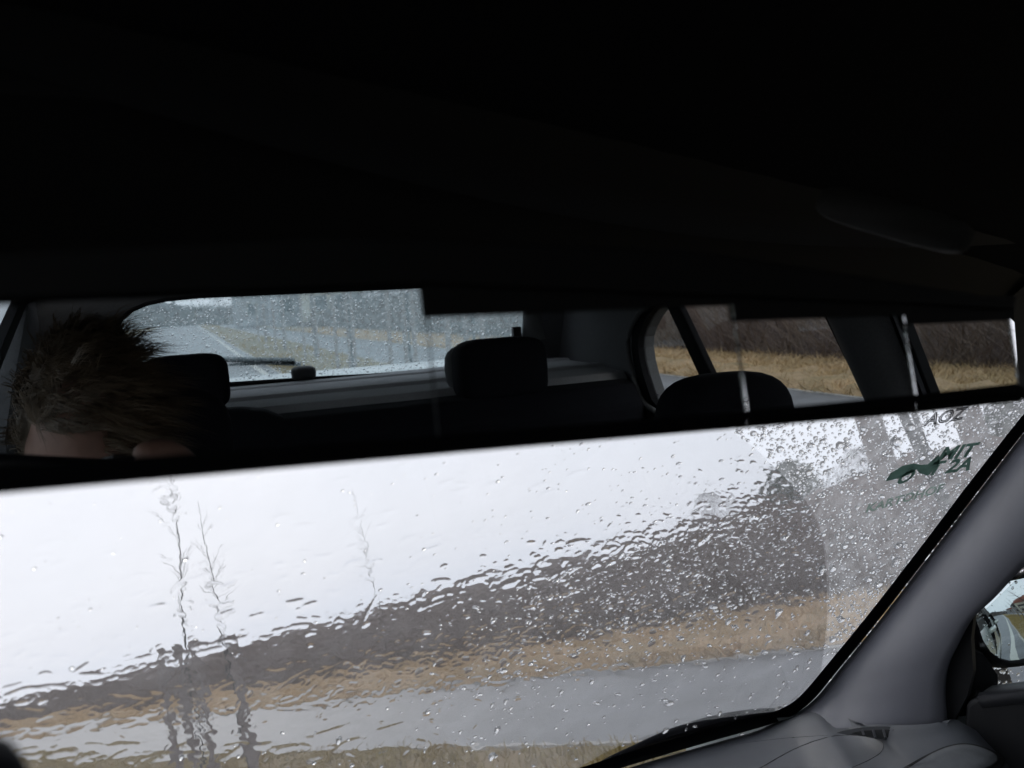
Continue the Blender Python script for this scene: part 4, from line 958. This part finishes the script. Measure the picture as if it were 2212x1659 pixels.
# ================================================================== the photographer with the camera
C3 = lambda x, y, z: EYE+W3 @ np.array([x, y, z], float)       # a point given along the camera's own axes (right, up, back)
def mproj(p):                                                 # where a real point shows in the mirror
    r = np.asarray(p)-EYE; vtl = r+2*(MD-r@MN)*MN; cl = W3.T @ vtl; return CX+f_px*cl[0]/-cl[2], CY-f_px*cl[1]/-cl[2]
kam = empty('compact_camera', tuple(C3(0, 0, .02))); tag(kam, 'black compact camera held up in front of the photographer, seen in the mirror', 'camera')
def obox(lo, hi, name, m, parent, bevel=.004, T=C3):
    q = MB(); q.box(lo, hi); V = [T(*p) for p in q.V]; return mesh(name, V, q.F, m, parent, bevel=bevel)
obox((-.022, -.034, .010), (.088, .026, .032), 'body', M_camb, kam)
q = MB(); th = np.linspace(0, 2*pi, 24, endpoint=False)
q.loft([[C3(.013*math.cos(a)*s_, .013*math.sin(a)*s_, z) for a in th] for s_, z in ((1.5, .012), (1.45, .007), (1.0, .006), (1.0, .010))], caps=False); q.build('lens_ring', M_steel, kam, smooth=True)
obox((.062, .0265, .014), (.074, .0285, .028), 'shutter_button', M_camb, kam, .001)
# wrist strap hanging near the lens: it shows blurred in the lower left corner
sp3 = [C3(-.022, -.02, .012), C3(-.05, -.036, -.01), C3(-.0725, -.0440, -.085), C3(-.0722, -.0520, -.12), C3(-.072, -.066, -.115), C3(-.07, -.09, -.05)]
q = MB(); q.tube(rsp(sp3, 24), .0042, 8); q.build('wrist_strap', mat('strap_cord', (.012, .02, .032), .8), kam, smooth=True)
# --- person
hc = EYE+np.array([-.015, -.235, .035])
def solve(px, Y):                                             # real point seen at px in the mirror at depth Y
    return mY(px[0], px[1], Y)
pt_top = solve((175, 702), -.50); pt_r = solve((338, 820), -.50); pt_l = solve((14, 840), -.50)
hc = np.array([(pt_r[0]+pt_l[0])/2, -.50, pt_top[2]-.136])
HW = abs(pt_r[0]-pt_l[0])/2*.86
per = empty('person', tuple(hc)); tag(per, 'person with short tousled brown hair at the left of the rear-view mirror', 'person')
def skin(name, J, E_, m, parent, sub_=2):
    me = bpy.data.meshes.new(name); off = parent.location
    me.from_pydata([tuple(np.array(p[:3])-np.array(off)) for p in J], E_, []); o = bpy.data.objects.new(name, me); COL.objects.link(o); o.parent = parent
    s_ = o.modifiers.new('skin', 'SKIN')
    for i, p in enumerate(J): me.skin_vertices[0].data[i].radius = (p[3], p[3] if len(p) < 5 else p[4])
    me.skin_vertices[0].data[0].use_root = True
    u_ = o.modifiers.new('sub', 'SUBSURF'); u_.levels = sub_; u_.render_levels = sub_
    me.materials.append(m)
    s_.use_smooth_shade = True; return o
def addskinlayer(me): pass
_old = skin
def skin(name, J, E_, m, parent, sub_=2):
    bm = bmesh.new(); off = np.array(parent.location)
    ly = bm.verts.layers.skin.verify(); vs_ = []
    for i, p in enumerate(J):
        v_ = bm.verts.new(tuple(np.array(p[:3], float)-off)); v_[ly].radius = (p[3], p[3]); v_[ly].use_root = (i == 0); vs_.append(v_)
    for a, b in E_: bm.edges.new((vs_[a], vs_[b]))
    me = bpy.data.meshes.new(name); bm.to_mesh(me); bm.free(); me.materials.append(m)
    o = bpy.data.objects.new(name, me); COL.objects.link(o); o.parent = parent
    s_ = o.modifiers.new('skin', 'SKIN'); s_.use_smooth_shade = True
    u_ = o.modifiers.new('sub', 'SUBSURF'); u_.levels = sub_; u_.render_levels = sub_; return o
# head with face, tipped down and forward
Rx = lambda a: np.array([[1, 0, 0], [0, math.cos(a), -math.sin(a)], [0, math.sin(a), math.cos(a)]])
HR = Rx(math.radians(-20))
V, Fc = [], []
n, k = 36, 28
for i in range(k+1):
    a = -pi/2+pi*i/k; z = math.sin(a)
    for j in range(n):
        b = 2*pi*j/n; x = math.cos(a)*math.cos(b); y = math.cos(a)*math.sin(b)
        wd = HW*(1 if z > -.1 else 1-.30*(-.1-z)); dp = .098
        X, Y_, Z_ = x*wd, y*dp, z*.118
        if y > 0:
            Y_ += .016*math.exp(-((x/.16)**2+((z+.22)/.16)**2))              # nose
            Y_ += .010*math.exp(-((x/.24)**2+((z+.27)/.06)**2))
            Y_ -= .011*(math.exp(-(((abs(x)-.38)/.17)**2+((z+.02)/.11)**2)))  # eye sockets
            Y_ += .006*math.exp(-((x/.3)**2+((z+.52)/.05)**2))              # lips
            Y_ += .008*math.exp(-((x/.3)**2+((z+.82)/.12)**2))              # chin
            Y_ += .005*math.exp(-((x/.6)**2+((z-.14)/.06)**2))              # brow
        V.append(HR @ np.array([X, Y_, Z_])+hc)
for i in range(k):
    for j in range(n): Fc.append((i*n+j, i*n+(j+1) % n, (i+1)*n+(j+1) % n, (i+1)*n+j))
head = mesh('head', V, Fc, M_skin, per, smooth=True, sub=1)
for s_ in (-1, 1):
    V, Fc = ell(hc+HR @ np.array([s_*HW*1.0, -.005, -.02]), (.009, .018, .03), 14, 10); mesh('ear', V, Fc, M_skin, head, smooth=True)
    V, Fc = ell(hc+HR @ np.array([s_*HW*.38, .082, -.003]), (.012, .012, .012), 14, 10); mesh('eye', V, Fc, M_line, head, smooth=True)
# hair: cap under many strands
V, Fc = [], []
V, Fc = ell(hc+HR @ np.array([0, -.022, .026]), (HW*1.05, .098, .104), 26, 18, R=HR)
mesh('hair_cap', V, Fc, M_hair, head, smooth=True)
NS = 16000
a = rng.uniform(0, 2*pi, NS); zz_ = rng.uniform(-.55, 1, NS); r_ = np.sqrt(np.maximum(1-zz_**2, 0))
D0 = np.stack([r_*np.cos(a), r_*np.sin(a), zz_], -1)
keep = ~((D0[:, 1] > .35) & (D0[:, 2] < .50) & (D0[:, 0] < .35)); D0 = D0[keep]; NS = len(D0)
root = D0*np.array([HW*1.03, .10, .112])+np.array([0, -.012, .022])
Lh = rng.uniform(.010, .030, NS)*np.where((D0[:, 0] > .3) & (D0[:, 2] > .1), 1.5, 1.); swirl = np.array([.62, .3, -.1])
lump = np.sin(D0[:, 0]*9+D0[:, 1]*7)[:, None]*np.array([.4, .15, .1])+np.cos(D0[:, 1]*11-D0[:, 2]*6)[:, None]*np.array([.1, .35, .2])
dr = D0*.75+swirl+lump+rng.normal(0, .30, (NS, 3)); dr /= np.linalg.norm(dr, axis=1, keepdims=True)
cl_ = D0[rng.choice(NS, 420, replace=False)]; ci = np.argmax(D0 @ cl_.T, axis=1)      # locks: strands lean to their lock's tip
cdir = cl_*.8+swirl*1.1+rng.normal(0, .38, (420, 3)); cdir /= np.linalg.norm(cdir, axis=1, keepdims=True); cL = rng.uniform(.7, 1.5, 420)
ctip = (cl_*np.array([HW*1.03, .10, .112])+np.array([0, -.012, .022]))+cdir*.026
dl_ = ctip[ci]-root; dl_ /= np.linalg.norm(dl_, axis=1, keepdims=True)+1e-9; dr = dr*.42+dl_*.75; dr /= np.linalg.norm(dr, axis=1, keepdims=True); Lh = Lh*cL[ci]
mid = root+dr*Lh[:, None]*.55; tip = root+dr*Lh[:, None]*.95+np.stack([.006*np.ones(NS), rng.normal(0, .004, NS), -.22*Lh], -1)
sd = np.cross(dr, D0); sd /= np.linalg.norm(sd, axis=1, keepdims=True)+1e-9; wv = .0004
Vh = np.stack([root-sd*wv, root+sd*wv, mid-sd*wv*.8, mid+sd*wv*.8, tip], 1).reshape(-1, 3) @ HR.T + hc
Fh = []
for i in range(NS): b = 5*i; Fh += [(b, b+1, b+3, b+2), (b+2, b+3, b+4)]
tag(mesh('hair', Vh, Fh, M_hair, head), kind='stuff')
# torso, neck and arms as one clothed body
nk = hc+np.array([0, -.05, -.11])
sh_l = nk+np.array([-.165, -.06, -.09]); sh_r = nk+np.array([.165, -.06, -.09])
hd_r = C3(.10, -.010, .03); hd_l = C3(-.05, -.012, .028)
el_r = sh_r+np.array([.07, .10, -.24]); el_l = sh_l+np.array([-.03, .10, -.24])
wr_r = hd_r+np.array([.02, -.06, -.075]); wr_l = hd_l+np.array([-.02, -.05, -.075])
J = [(*(nk+np.array([0, -.09, -.52])), .15), (*(nk+np.array([0, -.08, -.36])), .135), (*(nk+np.array([0, -.07, -.2])), .15), (*(nk+np.array([0, -.045, -.07])), .075), (*nk, .052),
     (*sh_l, .062), (*((sh_l+el_l)/2), .05), (*el_l, .043), (*((el_l+wr_l)/2), .036), (*wr_l, .03),
     (*sh_r, .062), (*((sh_r+el_r)/2), .05), (*el_r, .043), (*((el_r+wr_r)/2), .036), (*wr_r, .03)]
skin('jumper', J, [(0, 1), (1, 2), (2, 3), (3, 4), (2, 5), (5, 6), (6, 7), (7, 8), (8, 9), (2, 10), (10, 11), (11, 12), (12, 13), (13, 14)], M_shirt, per)
hipL = nk+np.array([-.09, -.09, -.6]); 
J = [(*(nk+np.array([0, -.09, -.58])), .13), (*hipL, .085), (*(hipL+np.array([-.03, .42, .06])), .06), (*(hipL+np.array([-.03, .62, -.2])), .045),
     (*(hipL+np.array([.18, 0, 0])), .085), (*(hipL+np.array([.24, .42, .06])), .06), (*(hipL+np.array([.24, .62, -.2])), .045)]
skin('trousers', J, [(0, 1), (1, 2), (2, 3), (0, 4), (4, 5), (5, 6)], M_shirt, per)
def hand(side, wr, palm):                                     # palm behind the camera edge, fingers over its front, thumb at the back
    J = [(*wr, .024), (*((wr*.4+palm*.6)), .026), (*palm, .027)]; E_ = [(0, 1), (1, 2)]
    def chain(pts, r, root=2):
        last = root
        for i, p in enumerate(pts): J.append((*p, r*(1-.12*i))); E_.append((last, len(J)-1)); last = len(J)-1
    s_ = side
    # index finger lies along the top of the camera, the others hold its front and underside
    ox = .038 if side > 0 else .030     # half width of the camera body is .055, its middle lies at x = .033
    X_ = lambda a: .033+s_*a
    chain([C3(X_(.088), .012, .040), C3(X_(.086), .027, .030), C3(X_(.064), .033, .022), C3(X_(.046), .029, .020)], .0105)
    chain([C3(X_(.066), .006, .012), C3(X_(.056), .008, .000), C3(X_(.042), .008, .002)], .0092)
    chain([C3(X_(.066), -.010, .012), C3(X_(.055), -.011, .001), C3(X_(.042), -.012, .003)], .0088)
    chain([C3(X_(.064), -.026, .014), C3(X_(.054), -.027, .004), C3(X_(.043), -.028, .005)], .0078)
    chain([C3(X_(.064), -.020, .044), C3(X_(.050), -.012, .046), C3(X_(.034), -.006, .044)], .0105)
    return skin('hand', J, E_, M_skin, per, 2)
hand(1, wr_r, C3(.108, -.006, .036)); hand(-1, wr_l, C3(-.042, -.008, .036))
